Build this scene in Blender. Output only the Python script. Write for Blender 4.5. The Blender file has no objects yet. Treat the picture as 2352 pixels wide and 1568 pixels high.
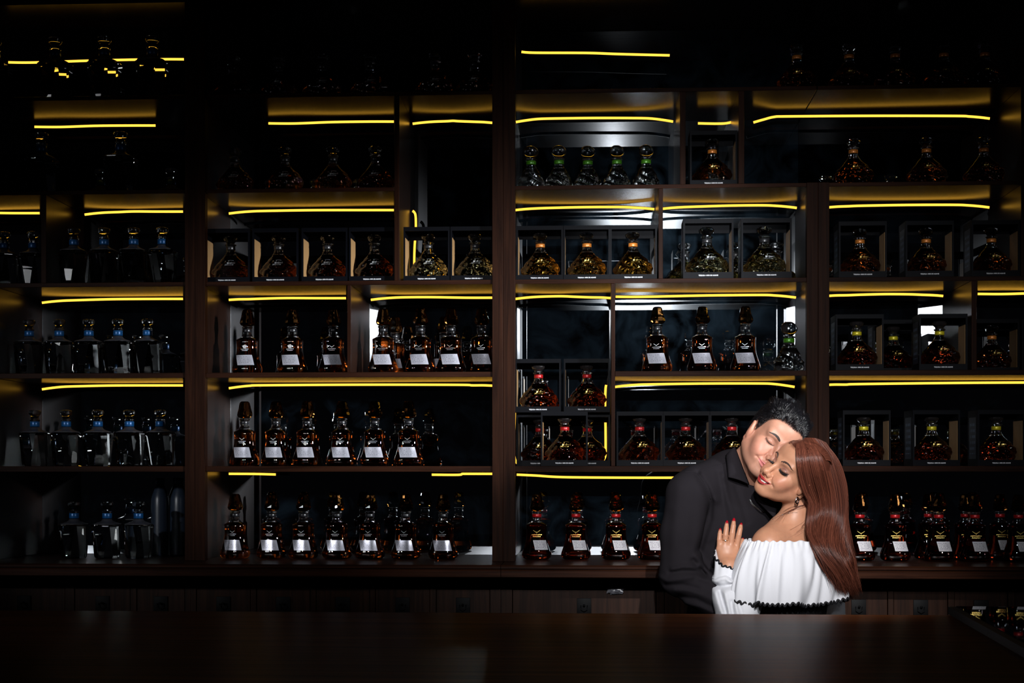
import bpy, bmesh, math, random
import numpy as np
from mathutils import Vector, Matrix
from mathutils.bvhtree import BVHTree
C = bpy.context.scene.collection
SC = bpy.context.scene
PI = math.pi
# ------------------------------------------------------------------ camera, world, exposure
EYE = 1.50                                   # lens height
FPX = 3500.0                                 # focal length in pixels of a 2352 px wide frame
YAW = math.atan(198 / FPX)
cam_d = bpy.data.cameras.new('camera'); cam = bpy.data.objects.new('camera', cam_d); C.objects.link(cam)
cam.location = (0, 0, EYE); cam.rotation_euler = (PI / 2, 0, YAW)
cam_d.sensor_width = 36; cam_d.lens = FPX / 2352 * 36; cam_d.shift_y = 301 / 2352; cam_d.clip_start = 0.05
SC.camera = cam
w = bpy.data.worlds.new('night'); SC.world = w; w.use_nodes = True
w.node_tree.nodes['Background'].inputs[0].default_value = (0.004, 0.004, 0.005, 1)
w.node_tree.nodes['Background'].inputs[1].default_value = 0.25
SC.view_settings.view_transform = 'Standard'; SC.view_settings.look = 'None'
SC.view_settings.exposure = 0.0; SC.view_settings.gamma = 1.0; SC.view_settings.use_curve_mapping = False
cy = SC.cycles
cy.max_bounces = 14; cy.transmission_bounces = 12; cy.glossy_bounces = 6; cy.diffuse_bounces = 2; cy.transparent_max_bounces = 8
cy.caustics_reflective = False; cy.caustics_refractive = False; cy.sample_clamp_indirect = 6.0
def P(px, py, Y):
    """world point seen at photo pixel (px, py) on the upright plane at depth Y"""
    u = (px - 1176) / FPX; v = (1085 - py) / FPX
    t = Y / (math.cos(YAW) + u * math.sin(YAW))
    return Vector((t * (-math.sin(YAW) + u * math.cos(YAW)), Y, EYE + t * v))
def XF(px, Y): return P(px, 1085, Y).x
def ZF(py, Y, px=1374): return P(px, py, Y).z
def aim(o, tgt): o.rotation_euler = (Vector(tgt) - o.location).to_track_quat('-Z', 'Y').to_euler()
# photographer's flash heads: a gridded spot on the couple, a wider one for the shelves, a low one near the camera; two soft side spots are added for glints
def spot(name, loc, tgt, watts, deg, blend, rad, col=(1, 0.97, 0.98)):
    l = bpy.data.lights.new(name, 'SPOT'); l.energy = watts; l.spot_size = math.radians(deg); l.spot_blend = blend
    l.shadow_soft_size = rad; l.color = col
    o = bpy.data.objects.new(name, l); C.objects.link(o); o.location = loc; aim(o, tgt); return o
K = 1.30                                     # decanter and box sizes are given for a shelf pitch of 0.27 and scaled
YF, YM = 5.72, 6.204                          # shelf fronts, mirror backs
YC = 4.85                                     # the couple
spot('flash_key', (0.50, 0.30, EYE + 1.88), (0.60, 4.78, EYE - 0.03), 1000, 16, 0.9, 0.017, (1, 0.97, 0.96))
spot('flash_shelves', (-0.76, 0.34, EYE + 1.28), (0.10, 5.8, EYE + 0.26), 130, 25, 1.0, 0.07, (0.97, 0.97, 1.0))
spot('flash_right', (1.75, 0.30, EYE + 1.32), (0.70, 5.8, EYE + 0.22), 130, 26, 1.0, 0.07, (0.95, 0.97, 1.0))
spot('kick_right', (3.77, 1.56, EYE + 1.04), (-0.95, 5.98, EYE + 0.38), 3500, 15, 1.0, 0.22, (0.92, 0.96, 1.0))
spot('flash_center', (0.117, 0.20, EYE + 1.16), (0.30, 5.9, EYE + 0.27), 460, 31, 1.0, 0.014, (0.95, 0.97, 1.0))
spot('flash_left', (-3.95, 1.25, EYE + 0.92), (-1.75, 5.8, EYE + 0.22), 220, 22, 1.0, 0.075, (0.95, 0.97, 1.0))
spot('flash_low', (0.33, 0.06, EYE + 0.16), (0.30, 5.9, EYE + 0.80), 2300, 9, 1.0, 0.10, (0.93, 0.97, 1.0))
spot('glint_spot_left', (-4.75, 1.2, EYE + 0.95), (-0.2, 5.8, EYE + 0.26), 42, 40, 1.0, 0.30, (0.95, 0.97, 1.0))  # unseen soft spot added to give the bottles glints on their left
spot('glint_spot_right', (3.95, 1.4, EYE + 0.95), (0.3, 5.8, EYE + 0.26), 36, 40, 1.0, 0.30, (0.95, 0.97, 1.0))  # its right-hand twin, likewise added only for bottle highlights
# ------------------------------------------------------------------ material helpers
def nmat(name):
    m = bpy.data.materials.new(name); m.use_nodes = True
    nt = m.node_tree; return m, nt, nt.nodes['Principled BSDF']
def prin(name, col, rough=0.5, metal=0.0, spec=0.5, **kw):
    m, nt, b = nmat(name)
    b.inputs['Base Color'].default_value = (*col, 1); b.inputs['Roughness'].default_value = rough
    b.inputs['Metallic'].default_value = metal; b.inputs['Specular IOR Level'].default_value = spec
    for k, v in kw.items(): b.inputs[k.replace('_', ' ')].default_value = v
    return m
def node(nt, typ, **kw):
    n = nt.nodes.new(typ)
    for k, v in kw.items():
        if k.startswith('i_'): n.inputs[k[2:].replace('_', ' ')].default_value = v
        else: setattr(n, k, v)
    return n
def ramp(nt, stops):
    r = nt.nodes.new('ShaderNodeValToRGB'); e = r.color_ramp.elements
    while len(e) < len(stops): e.new(0.5)
    for k, (p, c) in enumerate(stops): e[k].position = p; e[k].color = (*c, 1)
    return r
def wood(name, dark, light, axis, rough=0.38, scale=1.0, bump=0.15, spec=0.22):
    m, nt, b = nmat(name); L = nt.links
    tc = node(nt, 'ShaderNodeTexCoord'); mp = node(nt, 'ShaderNodeMapping')
    s = [60 * scale] * 3; s[axis] = 2.2 * scale; mp.inputs['Scale'].default_value = s
    L.new(tc.outputs['Object'], mp.inputs['Vector'])
    n1 = node(nt, 'ShaderNodeTexNoise', i_Scale=1.0, i_Detail=6.0, i_Roughness=0.65, i_Distortion=0.6)
    L.new(mp.outputs['Vector'], n1.inputs['Vector'])
    r = ramp(nt, [(0.30, dark), (0.52, tuple((a + c) / 2 for a, c in zip(dark, light))), (0.72, light)])
    L.new(n1.outputs['Fac'], r.inputs['Fac']); L.new(r.outputs['Color'], b.inputs['Base Color'])
    b.inputs['Roughness'].default_value = rough; b.inputs['Specular IOR Level'].default_value = spec
    bp = node(nt, 'ShaderNodeBump', i_Strength=bump, i_Distance=0.001)
    L.new(n1.outputs['Fac'], bp.inputs['Height']); L.new(bp.outputs['Normal'], b.inputs['Normal'])
    return m
WOOD_S = wood('walnut_stile', (0.0065, 0.0021, 0.0011), (0.0270, 0.0092, 0.0044), 2, 0.5, spec=0.04)
WOOD_V = wood('walnut_upright', (0.0060, 0.0023, 0.0014), (0.0280, 0.0110, 0.0062), 2, 0.30, spec=0.6)
WOOD_H = wood('walnut_shelf', (0.0060, 0.0023, 0.0014), (0.0290, 0.0105, 0.0055), 0, 0.21, spec=0.10)
WOOD_E = wood('walnut_shelf_edge', (0.0065, 0.0021, 0.0011), (0.0290, 0.0098, 0.0047), 0, 0.5, spec=0.04)
WOOD_C = wood('walnut_counter', (0.0100, 0.0036, 0.0020), (0.0500, 0.0170, 0.0085), 0, 0.30, spec=0.10)
WOOD_B = wood('walnut_bar_top', (0.0700, 0.0200, 0.0062), (0.2400, 0.0800, 0.0250), 0, 0.34, 0.5, 0.05, spec=0.008)
WOOD_D = wood('walnut_drawer', (0.0090, 0.0036, 0.0020), (0.0380, 0.0150, 0.0080), 2, 0.45, spec=0.12)
BLACK = prin('black_iron', (0.003, 0.003, 0.0035), 0.6, 0.0, 0.15)
BOXB = prin('black_card', (0.0025, 0.0025, 0.0035), 0.55, spec=0.05)
BOXF = prin('black_card_front', (0.0018, 0.0020, 0.0034), 0.5, spec=0.06)
KRAFT = prin('tan_card', (0.38, 0.215, 0.085), 0.7)
WHITE_INK = prin('white_ink', (0.8, 0.8, 0.85), 0.6)
def emis(name, col, s):
    m = bpy.data.materials.new(name); m.use_nodes = True; nt = m.node_tree; nt.nodes.clear()
    e = node(nt, 'ShaderNodeEmission', i_Strength=s); e.inputs['Color'].default_value = (*col, 1)
    o = node(nt, 'ShaderNodeOutputMaterial'); nt.links.new(e.outputs[0], o.inputs[0]); return m
LED = emis('amber_led', (1.0, 0.50, 0.05), 1.9)
def mirror_mat(name, lo, haze):
    m, nt, b = nmat(name); L = nt.links
    tc = node(nt, 'ShaderNodeTexCoord'); n = node(nt, 'ShaderNodeTexNoise', i_Scale=7.0, i_Detail=5.0, i_Distortion=1.2)
    L.new(tc.outputs['Object'], n.inputs['Vector'])
    r = ramp(nt, [(lo, (0.0, 0.0, 0.0)), (0.80, (haze,) * 3)]); L.new(n.outputs['Fac'], r.inputs['Fac'])
    b.inputs['Base Color'].default_value = (0.62, 0.66, 0.70, 1); b.inputs['Metallic'].default_value = 1; b.inputs['Roughness'].default_value = 0.0
    d = node(nt, 'ShaderNodeBsdfDiffuse'); d.inputs['Color'].default_value = (0.30, 0.52, 0.75, 1)  # smudges tinted blue, so a haze of light sits in their colour
    mx = node(nt, 'ShaderNodeMixShader'); L.new(r.outputs['Color'], mx.inputs[0]); L.new(b.outputs[0], mx.inputs[1]); L.new(d.outputs[0], mx.inputs[2])
    L.new(mx.outputs[0], nt.nodes['Material Output'].inputs['Surface']); return m
MIRROR = mirror_mat('mirror', 0.45, 0.012); MIRROR_HAZE = mirror_mat('hazy_mirror', 0.36, 0.034)  # third unit's mirror holds more of this painted bluish haze
def glass(name, col, rough=0.0, ior=1.48):
    m, nt, b = nmat(name)
    b.inputs['Base Color'].default_value = (*col, 1); b.inputs['Roughness'].default_value = rough
    b.inputs['Transmission Weight'].default_value = 1.0; b.inputs['IOR'].default_value = ior
    return m
# ------------------------------------------------------------------ object helpers
def mesh(name, verts, faces, mat, parent=None, smooth=False, kind=None):
    me = bpy.data.meshes.new(name); me.from_pydata([tuple(v) for v in verts], [], faces); me.validate()
    return link(name, me, mat, parent, smooth, kind)
def link(name, me, mat, parent=None, smooth=False, kind=None):
    if mat is not None and not me.materials:
        me.materials.append(mat)
    if smooth and len(me.polygons): me.polygons.foreach_set('use_smooth', [True] * len(me.polygons))
    o = bpy.data.objects.new(name, me); C.objects.link(o)
    if parent: o.parent = parent
    if kind: o['kind'] = kind
    return o
def thing(name, label, cat, loc=(0, 0, 0), group=None, rz=0):
    o = bpy.data.objects.new(name, None); C.objects.link(o); o.empty_display_size = 0.05
    o.location = loc; o.rotation_euler = (0, 0, rz); return tag(o, label, cat, group)
def tag(o, label, cat, group=None):
    o['label'] = label; o['category'] = cat
    if group: o['group'] = group
    return o
class MB:
    """collects plain shapes into one mesh"""
    def __init__(s): s.v = []; s.f = []
    def box(s, x0, x1, y0, y1, z0, z1, bev=0.0):
        if bev > 0:
            bm = bmesh.new(); bmesh.ops.create_cube(bm, size=1)
            for v in bm.verts: v.co = Vector(((x0 + x1) / 2 + v.co.x * (x1 - x0), (y0 + y1) / 2 + v.co.y * (y1 - y0), (z0 + z1) / 2 + v.co.z * (z1 - z0)))
            bmesh.ops.bevel(bm, geom=list(bm.edges), offset=bev, segments=2, affect='EDGES', profile=0.5)
            s.bm(bm); return s
        b = len(s.v)
        s.v += [(x0, y0, z0), (x1, y0, z0), (x1, y1, z0), (x0, y1, z0), (x0, y0, z1), (x1, y0, z1), (x1, y1, z1), (x0, y1, z1)]
        s.f += [tuple(b + i for i in q) for q in ((0, 3, 2, 1), (4, 5, 6, 7), (0, 1, 5, 4), (1, 2, 6, 5), (2, 3, 7, 6), (3, 0, 4, 7))]
        return s
    def bm(s, bm):
        b = len(s.v); bm.verts.index_update()
        s.v += [tuple(v.co) for v in bm.verts]; s.f += [tuple(b + v.index for v in f.verts) for f in bm.faces]; bm.free(); return s
    def tube(s, pts, r, n=8, r2=None, caps=True):
        """round tube along pts; r number or list"""
        pts = [Vector(p) for p in pts]; b = len(s.v); N = len(pts)
        t0 = (pts[1] - pts[0]).normalized(); up = Vector((0, 0, 1)) if abs(t0.z) < 0.9 else Vector((0, 1, 0))
        nrm = t0.cross(up).normalized()
        for i, p in enumerate(pts):
            t = (pts[min(i + 1, N - 1)] - pts[max(i - 1, 0)]).normalized()
            nrm = (nrm - t * nrm.dot(t)).normalized(); bn = t.cross(nrm)
            ra = r[i] if isinstance(r, (list, tuple)) else r
            rb = ra if r2 is None else r2
            for k in range(n):
                a = 2 * PI * k / n; s.v.append(tuple(p + nrm * ra * math.cos(a) + bn * rb * math.sin(a)))
        for i in range(N - 1):
            for k in range(n):
                s.f.append((b + i * n + k, b + i * n + (k + 1) % n, b + (i + 1) * n + (k + 1) % n, b + (i + 1) * n + k))
        if caps: s.f.append(tuple(b + k for k in range(n))[::-1]); s.f.append(tuple(b + (N - 1) * n + k for k in range(n)))
        return s
    def make(s, name, mat, parent=None, smooth=False, kind=None): return mesh(name, s.v, s.f, mat, parent, smooth, kind)
def kids(o): return [c for c in bpy.data.objects if c.parent == o]
def copy_tree(o, parent=None, children=None):
    c = o.copy(); C.objects.link(c)
    if parent: c.parent = parent
    for ch in o.children: copy_tree(ch, c)
    return c
def text_mesh(s, size, align='CENTER', bold=0.0):
    cu = bpy.data.curves.new('lettering', 'FONT'); cu.body = s; cu.size = size; cu.align_x = align; cu.align_y = 'CENTER'; cu.offset = bold
    cu.resolution_u = 2
    o = bpy.data.objects.new('tmp', cu); C.objects.link(o)
    dg = bpy.context.evaluated_depsgraph_get(); me = bpy.data.meshes.new_from_object(o.evaluated_get(dg))
    bpy.data.objects.remove(o); return me
ORD = ['first', 'second', 'third', 'fourth', 'fifth', 'sixth', 'seventh', 'eighth', 'ninth', 'tenth']
def ordinal(i, n):
    if n == 1: return 'only'
    if i == 0: return 'leftmost'
    if i == n - 1: return 'rightmost'
    return ORD[i] + ' from left'
# ------------------------------------------------------------------ the room
MB().box(-6, 6, -5.0, 6.6, -0.05, 0.0).make('floor', prin('dark_floor', (0.012, 0.009, 0.008), 0.5), kind='structure')
MB().box(-6, 6, 6.32, 6.42, 0.0, 4.2).make('wall_back', prin('dark_wall', (0.012, 0.010, 0.010), 0.8), kind='structure')
MB().box(-6, 6, -5.0, 6.6, 4.2, 4.25).make('ceiling', prin('dark_ceiling', (0.008, 0.007, 0.007), 0.9), kind='structure')
# ------------------------------------------------------------------ shelf levels (measured on the shelf fronts)
CTZ = ZF(1290, YF)                            # back-bar counter top
LV = {0: (CTZ, None), 1: (ZF(1070, YF), ZF(1083, YF)), 2: (ZF(852, YF), ZF(864, YF)), 3: (ZF(640, YF), ZF(650, YF)),
      4: (ZF(424, YF), ZF(433, YF)), 5: (ZF(203, YF), ZF(212, YF)), 6: (ZF(-14, YF), ZF(-24, YF))}
TOPZ = LV[6][0] + 0.04
def zt(l): return LV[l][0]                    # upper face of a shelf
def zb(l): return LV[l][1]
YS = YF + 0.008                               # shelf front edge, just behind the stiles
def fx(px): return XF(px, YF)
def unit(label): return thing('shelf_unit', label, 'shelf unit', (0, 0, CTZ), 'dark walnut shelf units behind the bar')
def part(u, name, mat, *boxes, bev=0.0012):
    m = MB()
    for b in boxes: m.box(*b[:4], b[4] - CTZ, b[5] - CTZ, bev)
    o = m.make(name, mat, u)
    if mat in (WOOD_V, WOOD_H):                # open-grained front edges
        o.data.materials.append(WOOD_S if mat is WOOD_V else WOOD_E)
        for f in o.data.polygons:
            if f.normal.y < -0.6: f.material_index = 1
    return o
def stile(u, x0, x1, z1=None): return part(u, 'stile', WOOD_S, (fx(x0), fx(x1), YF, YF + 0.038, CTZ, z1 or TOPZ))
def side(u, x0, x1, z0, z1, name='side_panel'): return part(u, name, WOOD_V, (x0, x1, YS + 0.005, YM - 0.003, z0, z1))
def shelf(u, x0, x1, l): return part(u, 'shelf', WOOD_H, (x0, x1, YS, YM - 0.002, LV[l][1], LV[l][0]))
def divider(u, p0, p1, lo, hi): return part(u, 'divider', WOOD_V, (fx(p0), fx(p1), YS + 0.002, YM - 0.002, zt(lo), zb(hi)))
def mirror(u, x0, x1, z0=None, z1=None, mat=MIRROR): return part(u, 'mirror_back', mat, (x0, x1, YM, YM + 0.008, z0 or CTZ, z1 or TOPZ), bev=0)
PT = 0.0145
# bay one
u1 = unit('leftmost shelf unit, holding the clear bottles with blue neck bands')
e1 = fx(440); xl = fx(-330); bl = fx(-8)
stile(u1, 424.5, 447); side(u1, e1 - PT, e1, CTZ, TOPZ)
mirror(u1, xl, e1 - PT)
for l in (1, 2, 3, 4, 5, 6): shelf(u1, xl, e1 - PT, l)
divider(u1, -30, -8, 1, 2); divider(u1, -30, -8, 2, 3); divider(u1, 92, 104, 3, 4); divider(u1, -30, -8, 0, 1)
# bay two
u2 = unit('second shelf unit from left, with amber decanters and silver labels')
a2, b2 = fx(459), fx(1142)
stile(u2, 447.4, 471); stile(u2, 1130.5, 1155); side(u2, a2 - PT, a2, CTZ, TOPZ); side(u2, b2, b2 + PT, CTZ, TOPZ)
mirror(u2, a2, b2)
for l in (1, 2, 3, 5, 6): shelf(u2, a2, b2, l)
shelf(u2, a2, fx(905), 4)
divider(u2, 905, 916.5, 3, 5); divider(u2, 796.5, 805, 2, 3)
# bay three
u3 = unit('third shelf unit, behind the couple, with boxed decanters and mirror back')
a3, b3 = fx(1172), fx(1865)
p3 = zt(4)
stile(u3, 1155.4, 1183); stile(u3, 1853, 1879, p3); side(u3, a3 - PT, a3, CTZ, TOPZ); side(u3, b3, b3 + PT, CTZ, p3)
mirror(u3, a3, b3 + 0.012, mat=MIRROR_HAZE)
for l in (1, 3, 4): shelf(u3, a3, b3, l)
am = fx(1879)
for l in (5, 6): shelf(u3, a3, am - 0.004, l)
shelf(u3, fx(1413), b3, 2)
divider(u3, 1404, 1413, 1, 3); divider(u3, 1513, 1523, 3, 4); divider(u3, 1562, 1575, 4, 5); divider(u3, 1697, 1710, 4, 5)
# bay four
u4 = unit('rightmost shelf unit, holding yellow-banded and orange-banded boxed decanters')
a4 = fx(1893) + 0.0; r4 = fx(2352); x4 = fx(2760)
stile(u4, 1879.4, 1905, p3); side(u4, a4 - PT, a4, CTZ, p3)
mirror(u4, b3 + 0.013, x4)
for l in (1, 2, 3): shelf(u4, a4, x4, l)
for l in (4,): shelf(u4, a4, x4, l)
for l in (5, 6): shelf(u4, am, x4, l)
divider(u4, 2233, 2245, 2, 3); divider(u4, 2347, 2362, 3, 4); divider(u4, 2347, 2362, 4, 5); divider(u4, 2347, 2362, 5, 6)
# ------------------------------------------------------------------ back-bar counter and drawers
YK = 5.505
def counter(x0, x1, label):
    m = MB(); z1 = CTZ - 0.0005
    prof = [(YM, z1), (YK + 0.008, z1), (YK, z1 - 0.005), (YK, z1 - 0.012), (YK + 0.009, z1 - 0.016), (YK + 0.005, z1 - 0.021), (YK + 0.005, z1 - 0.043), (YK + 0.013, z1 - 0.047), (YM, z1 - 0.047)]
    n = len(prof)
    for x in (x0, x1): m.v += [(x, y, z) for y, z in prof]
    m.f += [(i, (i + 1) % n, n + (i + 1) % n, n + i) for i in range(n)]; m.f += [tuple(range(n))[::-1], tuple(range(n, 2 * n))]
    return tag(m.make('counter_top', WOOD_C), label, 'counter', 'back bar counter tops')
xs = XF(1150, YK)
counter(fx(-330), xs - 0.001, 'walnut back counter top under the left shelf units, moulded front edge')
counter(xs + 0.001, fx(2760), 'walnut back counter top running behind the couple to the right, moulded edge')
YD = 5.72
def dx(px): return XF(px, YD)
def cabinet(p0, p1, cells, label):
    x0, x1 = dx(p0), dx(p1); top = CTZ - 0.048; bot = 0.0
    u = thing('drawer_cabinet', label, 'cabinet', ((x0 + x1) / 2, YD, 0), 'drawer cabinets under the back counter')
    cx = (x0 + x1) / 2
    m = MB(); rail = ZF(1341, YD); ledge = rail - 0.028
    zl = 0.74
    m.box(x0 - cx, x1 - cx, 0, 0.48, 0.0, zl - 0.012)                                        # carcass below
    m.box(x0 - cx, x1 - cx, 0.03, 0.48, zl - 0.012, top)                                     # recessed body behind the drawers
    m.box(x0 - cx, x1 - cx, 0.002, 0.03, rail - 0.006, rail + 0.006)                         # thin upper rail
    edges = [p0] + [c for ab in cells for c in ab] + [p1]
    for a, b in zip(edges[::2], edges[1::2]): m.box(dx(a) - cx, dx(b) - cx, 0.0, 0.03, zl - 0.012, rail - 0.006)
    m.make('carcass', WOOD_D, u)
    for a, b in cells:
        d = MB().box(dx(a) - cx + 0.002, dx(b) - cx - 0.002, 0.004, 0.03, zl, rail - 0.008, 0.002).make('drawer', WOOD_D, u)
        c = (dx(a) + dx(b)) / 2 - cx; zc = ZF(1392, YD)
        q = MB().box(c - 0.027, c + 0.027, -0.001, 0.004, zc - 0.031, zc + 0.030, 0.001)
        q.tube([(c, 0.0, zc + 0.004), (c, -0.007, zc + 0.004), (c, -0.012, zc + 0.004)], [0.003, 0.003, 0.005], 10)
        q.tube([(c - 0.012, -0.006, zc + 0.004), (c - 0.011, -0.010, zc - 0.012), (c, -0.012, zc - 0.018), (c + 0.011, -0.010, zc - 0.012), (c + 0.012, -0.006, zc + 0.004)], 0.0018, 8)
        q.make('pull', BLACK, d, True)
    return u
cabinet(-60, 437, [(-40, 150), (170, 300), (313, 425)], 'walnut drawer cabinet under the leftmost shelf unit')
cabinet(437.5, 1150, [(450, 576), (588, 713), (725, 850), (861, 988), (1001, 1126)], 'walnut cabinet with a row of five square drawers, under the amber decanters')
cabinet(1151, 1890, [(1176, 1508), (1525, 1855)], 'walnut cabinet with wide drawers, partly hidden by the couple')
cabinet(1891, 2620, [(1905, 2040), (2052, 2178), (2192, 2316), (2330, 2460)], 'walnut drawer cabinet at the right, past the woman in white')
# crumpled plastic caught on the drawer edge
rnd = random.Random(5); bm = bmesh.new(); bmesh.ops.create_icosphere(bm, subdivisions=3, radius=1)
for v in bm.verts:
    k = 1 + 0.28 * math.sin(9 * v.co.x + 5 * v.co.z) * math.sin(7 * v.co.z - 4 * v.co.y) + rnd.uniform(-0.09, 0.09)
    v.co = Vector((v.co.x * 0.033 * k + 0.006 * v.co.z, v.co.y * 0.012 * k, v.co.z * 0.023 * k - 0.2 * abs(v.co.x) * 0.02))
b = MB().bm(bm).make('plastic_wrap', prin('clear_plastic', (0.30, 0.30, 0.34), 0.22, Transmission_Weight=0.5))
b.location = P(1415, 1349, YD - 0.008); tag(b, 'crumpled clear plastic wrap caught on the wide drawer top', 'plastic')
# ------------------------------------------------------------------ the bar in front
YB = 4.45; BARZ = ZF(1408, YB)
bar = thing('bar_counter', 'long polished walnut bar across the foreground', 'bar counter', (0, YB, 0))
MB().box(XF(-420, YB), XF(2900, YB), 2.30 - YB, 0, BARZ - 0.05, BARZ, 0.004).make('top_slab', WOOD_B, bar)
MB().box(XF(-400, YB), XF(2880, YB), 2.65 - YB, -0.05, 0.0, BARZ - 0.05).make('front_body', WOOD_D, bar)
# black edged glass panel lying on the bar, bottom right
def onbar(px, py, z):                        # point of the bar plane seen at a pixel
    u = (px - 1176) / FPX; v = (1085 - py) / FPX; t = (z - EYE) / v
    return Vector((t * (-math.sin(YAW) + u * math.cos(YAW)), t * (math.cos(YAW) + u * math.sin(YAW)), z))
g0 = onbar(2176, 1408.5, BARZ + 0.0005); g1 = onbar(2352, 1510, BARZ + 0.0005)
d = (g1 - g0).normalized(); nrm = Vector((-d.y, d.x, 0)); nrm = nrm if nrm.x > 0 else -nrm
L_, W_ = 1.25, 0.7; T_ = 0.021
gp = thing('glass_panel', 'black-edged glass panel lying on the right end of the bar', 'glass panel', g0)
g0 = g0 + d * 0.012
c4 = [Vector((0, 0, 0)) + d * 0.012, d * L_, d * L_ + nrm * W_, nrm * W_ + d * 0.012]
mesh('panel_frame', [tuple(q) for q in c4] + [tuple(q + Vector((0, 0, T_))) for q in c4], [(0, 3, 2, 1), (4, 5, 6, 7), (0, 1, 5, 4), (1, 2, 6, 5), (2, 3, 7, 6), (3, 0, 4, 7)], BLACK, gp)
i4 = [c4[0] + d * 0.02 + nrm * 0.02, c4[1] - d * 0.02 + nrm * 0.02, c4[2] - d * 0.02 - nrm * 0.02, c4[3] + d * 0.002 - nrm * 0.02]
i4[0] = c4[0] + d * 0.002 + nrm * 0.02
mesh('glass_top', [tuple(q + Vector((0, 0, T_ - 0.001))) for q in i4] + [tuple(q + Vector((0, 0, T_ + 0.002))) for q in i4], [(0, 3, 2, 1), (4, 5, 6, 7), (0, 1, 5, 4), (1, 2, 6, 5), (2, 3, 7, 6), (3, 0, 4, 7)],
     prin('black_glass', (0.004, 0.004, 0.005), 0.02, spec=0.8), gp)
# ------------------------------------------------------------------ LED strips
YL = 6.07
def led(label, pts, ends=(1, 1), samples=40):
    """pts: photo pixels along the strip; sags of the ends are in the pixels"""
    w = [P(a, b, YL) for a, b in pts]; out = []
    if pts[-1][0] - pts[0][0] > 30:            # stay under the shelf it is stuck to
        top = max(q.z for q in w); lim = [zb(l) - 0.0070 for l in range(1, 7) if abs(zb(l) - top) < 0.045]
        if lim and top > lim[0]:
            for q in w: q.z += lim[0] - top
    for i in range(len(w) - 1):
        p0, p1, p2, p3 = w[max(i - 1, 0)], w[i], w[i + 1], w[min(i + 2, len(w) - 1)]
        for k in range(8):
            t = k / 8
            out.append(0.5 * ((2 * p1) + (-p0 + p2) * t + (2 * p0 - 5 * p1 + 4 * p2 - p3) * t * t + (-p0 + 3 * p1 - 3 * p2 + p3) * t ** 3))
    out.append(w[-1]); b = w[0]
    m = MB(); v = Vector((0, 1, 0)); N = len(out)
    for i, q in enumerate(out):
        t = (out[min(i + 1, N - 1)] - out[max(i - 1, 0)]); t.y = 0; t.normalize(); nn = Vector((-t.z, 0, t.x))
        q = q - b
        for a, c in ((-1, .6), (-.6, 1), (.6, 1), (1, .6), (1, -1), (-1, -1)): m.v.append(tuple(q + nn * 0.0058 * a - v * 0.0045 * c))
    for i in range(N - 1):
        for k in range(6): m.f.append((i * 6 + k, i * 6 + (k + 1) % 6, (i + 1) * 6 + (k + 1) % 6, (i + 1) * 6 + k))
    m.f += [tuple(range(6))[::-1], tuple((N - 1) * 6 + k for k in range(6))]
    o = m.make('led_strip', LED, smooth=False); o.location = b
    o.data.materials.append(BLACK)             # dark backing: only the front gives light
    for i, f in enumerate(o.data.polygons): f.material_index = 0 if (i < (N - 1) * 6 and i % 6 in (0, 1)) else 1
    return tag(o, label, 'light strip', 'glowing amber LED strips in the shelves')
def run(x0, x1, y0, y1, sl=6, sr=0):           # a run with drooping ends
    p = [(x0, y0 + sl), (x0 + 22, y0 + sl * 0.55), (x0 + 48, y0 + 1.2), (x0 + 80, y0)] if sl else [(x0, y0), (x0 + 60, y0 + 0.3)]
    mid = (x0 + x1) / 2
    p.append((mid, (y0 + y1) / 2 - 0.8))
    p += [(x1 - 80, y1), (x1 - 48, y1 + 1.2), (x1 - 22, y1 + sr * 0.55), (x1, y1 + sr)] if sr else [(x1 - 60, y1), (x1, y1)]
    q = [p[0]]
    for a in p[1:]:
        if a[0] > q[-1][0] + 6: q.append(a)
    return q
led('LED strip lit behind the dark clear bottles on the top left shelf', run(20, 423, 143, 136, 0, 0))
led('LED strip under the top left shelf, two stopper tops in front of it', run(80, 358, 291, 288, 0, 0))
led('short LED strip at the left edge of the photo, third row down', run(-120, 92, 490, 489, 0, 0))
led('LED strip above the dim blue-banded bottles, leftmost unit, third row', run(195, 421, 486, 485, 6, 0))
led('LED strip above the brightest clear bottles, leftmost unit', run(97, 421, 685, 682, 6, 0))
led('lowest LED strip in the leftmost unit, over five blue-banded bottles', run(97, 421, 884, 882, 7, 0))
led('long LED strip left of the upright divider, second unit top row', run(617, 905, 283, 279, 0, 0))
led('short bowed LED strip right of the divider, second unit top row', run(948, 1133, 278, 278, 6, 4))
led('LED strip above the boxed bottles, second unit, left of the tall cell', run(526, 905, 484, 482, 6, 0))
led('curled vertical LED strip end beside the divider in the tall cell', [(948, 484), (952, 487), (955.5, 497), (956, 530), (953.5, 562), (952.5, 592), (952.5, 640)])
led('LED strip above three amber decanters, left of the low divider', run(526, 795, 684, 683, 3, 0))
led('LED strip above the amber decanters right of the low divider', run(852, 1131, 680, 681, 6, 0))
led('longest LED strip in the second unit, over six amber decanters', run(526, 1132, 881, 880, 7, 2))
led('short bottom LED strip at the left end of the second unit', run(526, 634, 1087, 1088.5, 0, 0))
led('short bottom LED strip at the right end of the second unit', run(992, 1131, 1088, 1086, 0, 0))
led('highest LED strip, sloping, above the third shelf unit', [(1198, 119), (1230, 121), (1350, 121.5), (1420, 124), (1538, 127)])
led('bowed LED strip above the green-banded bottles', run(1185, 1546, 272, 271, 8, 8))
led('shortest LED strip, between two dark dividers in the top row', run(1603, 1694, 283, 276, 0, 0))
led('longest LED strip at the upper right, drooping at both ends', run(1730, 2273, 267, 266, 14, 6))
led('wavy LED strip above the orange-banded boxed bottles', run(1184, 1503, 477, 475, 5, 5))
led('LED strip above the pale clear decanters in boxes', run(1522, 1830, 474, 471, 5, 6))
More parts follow.
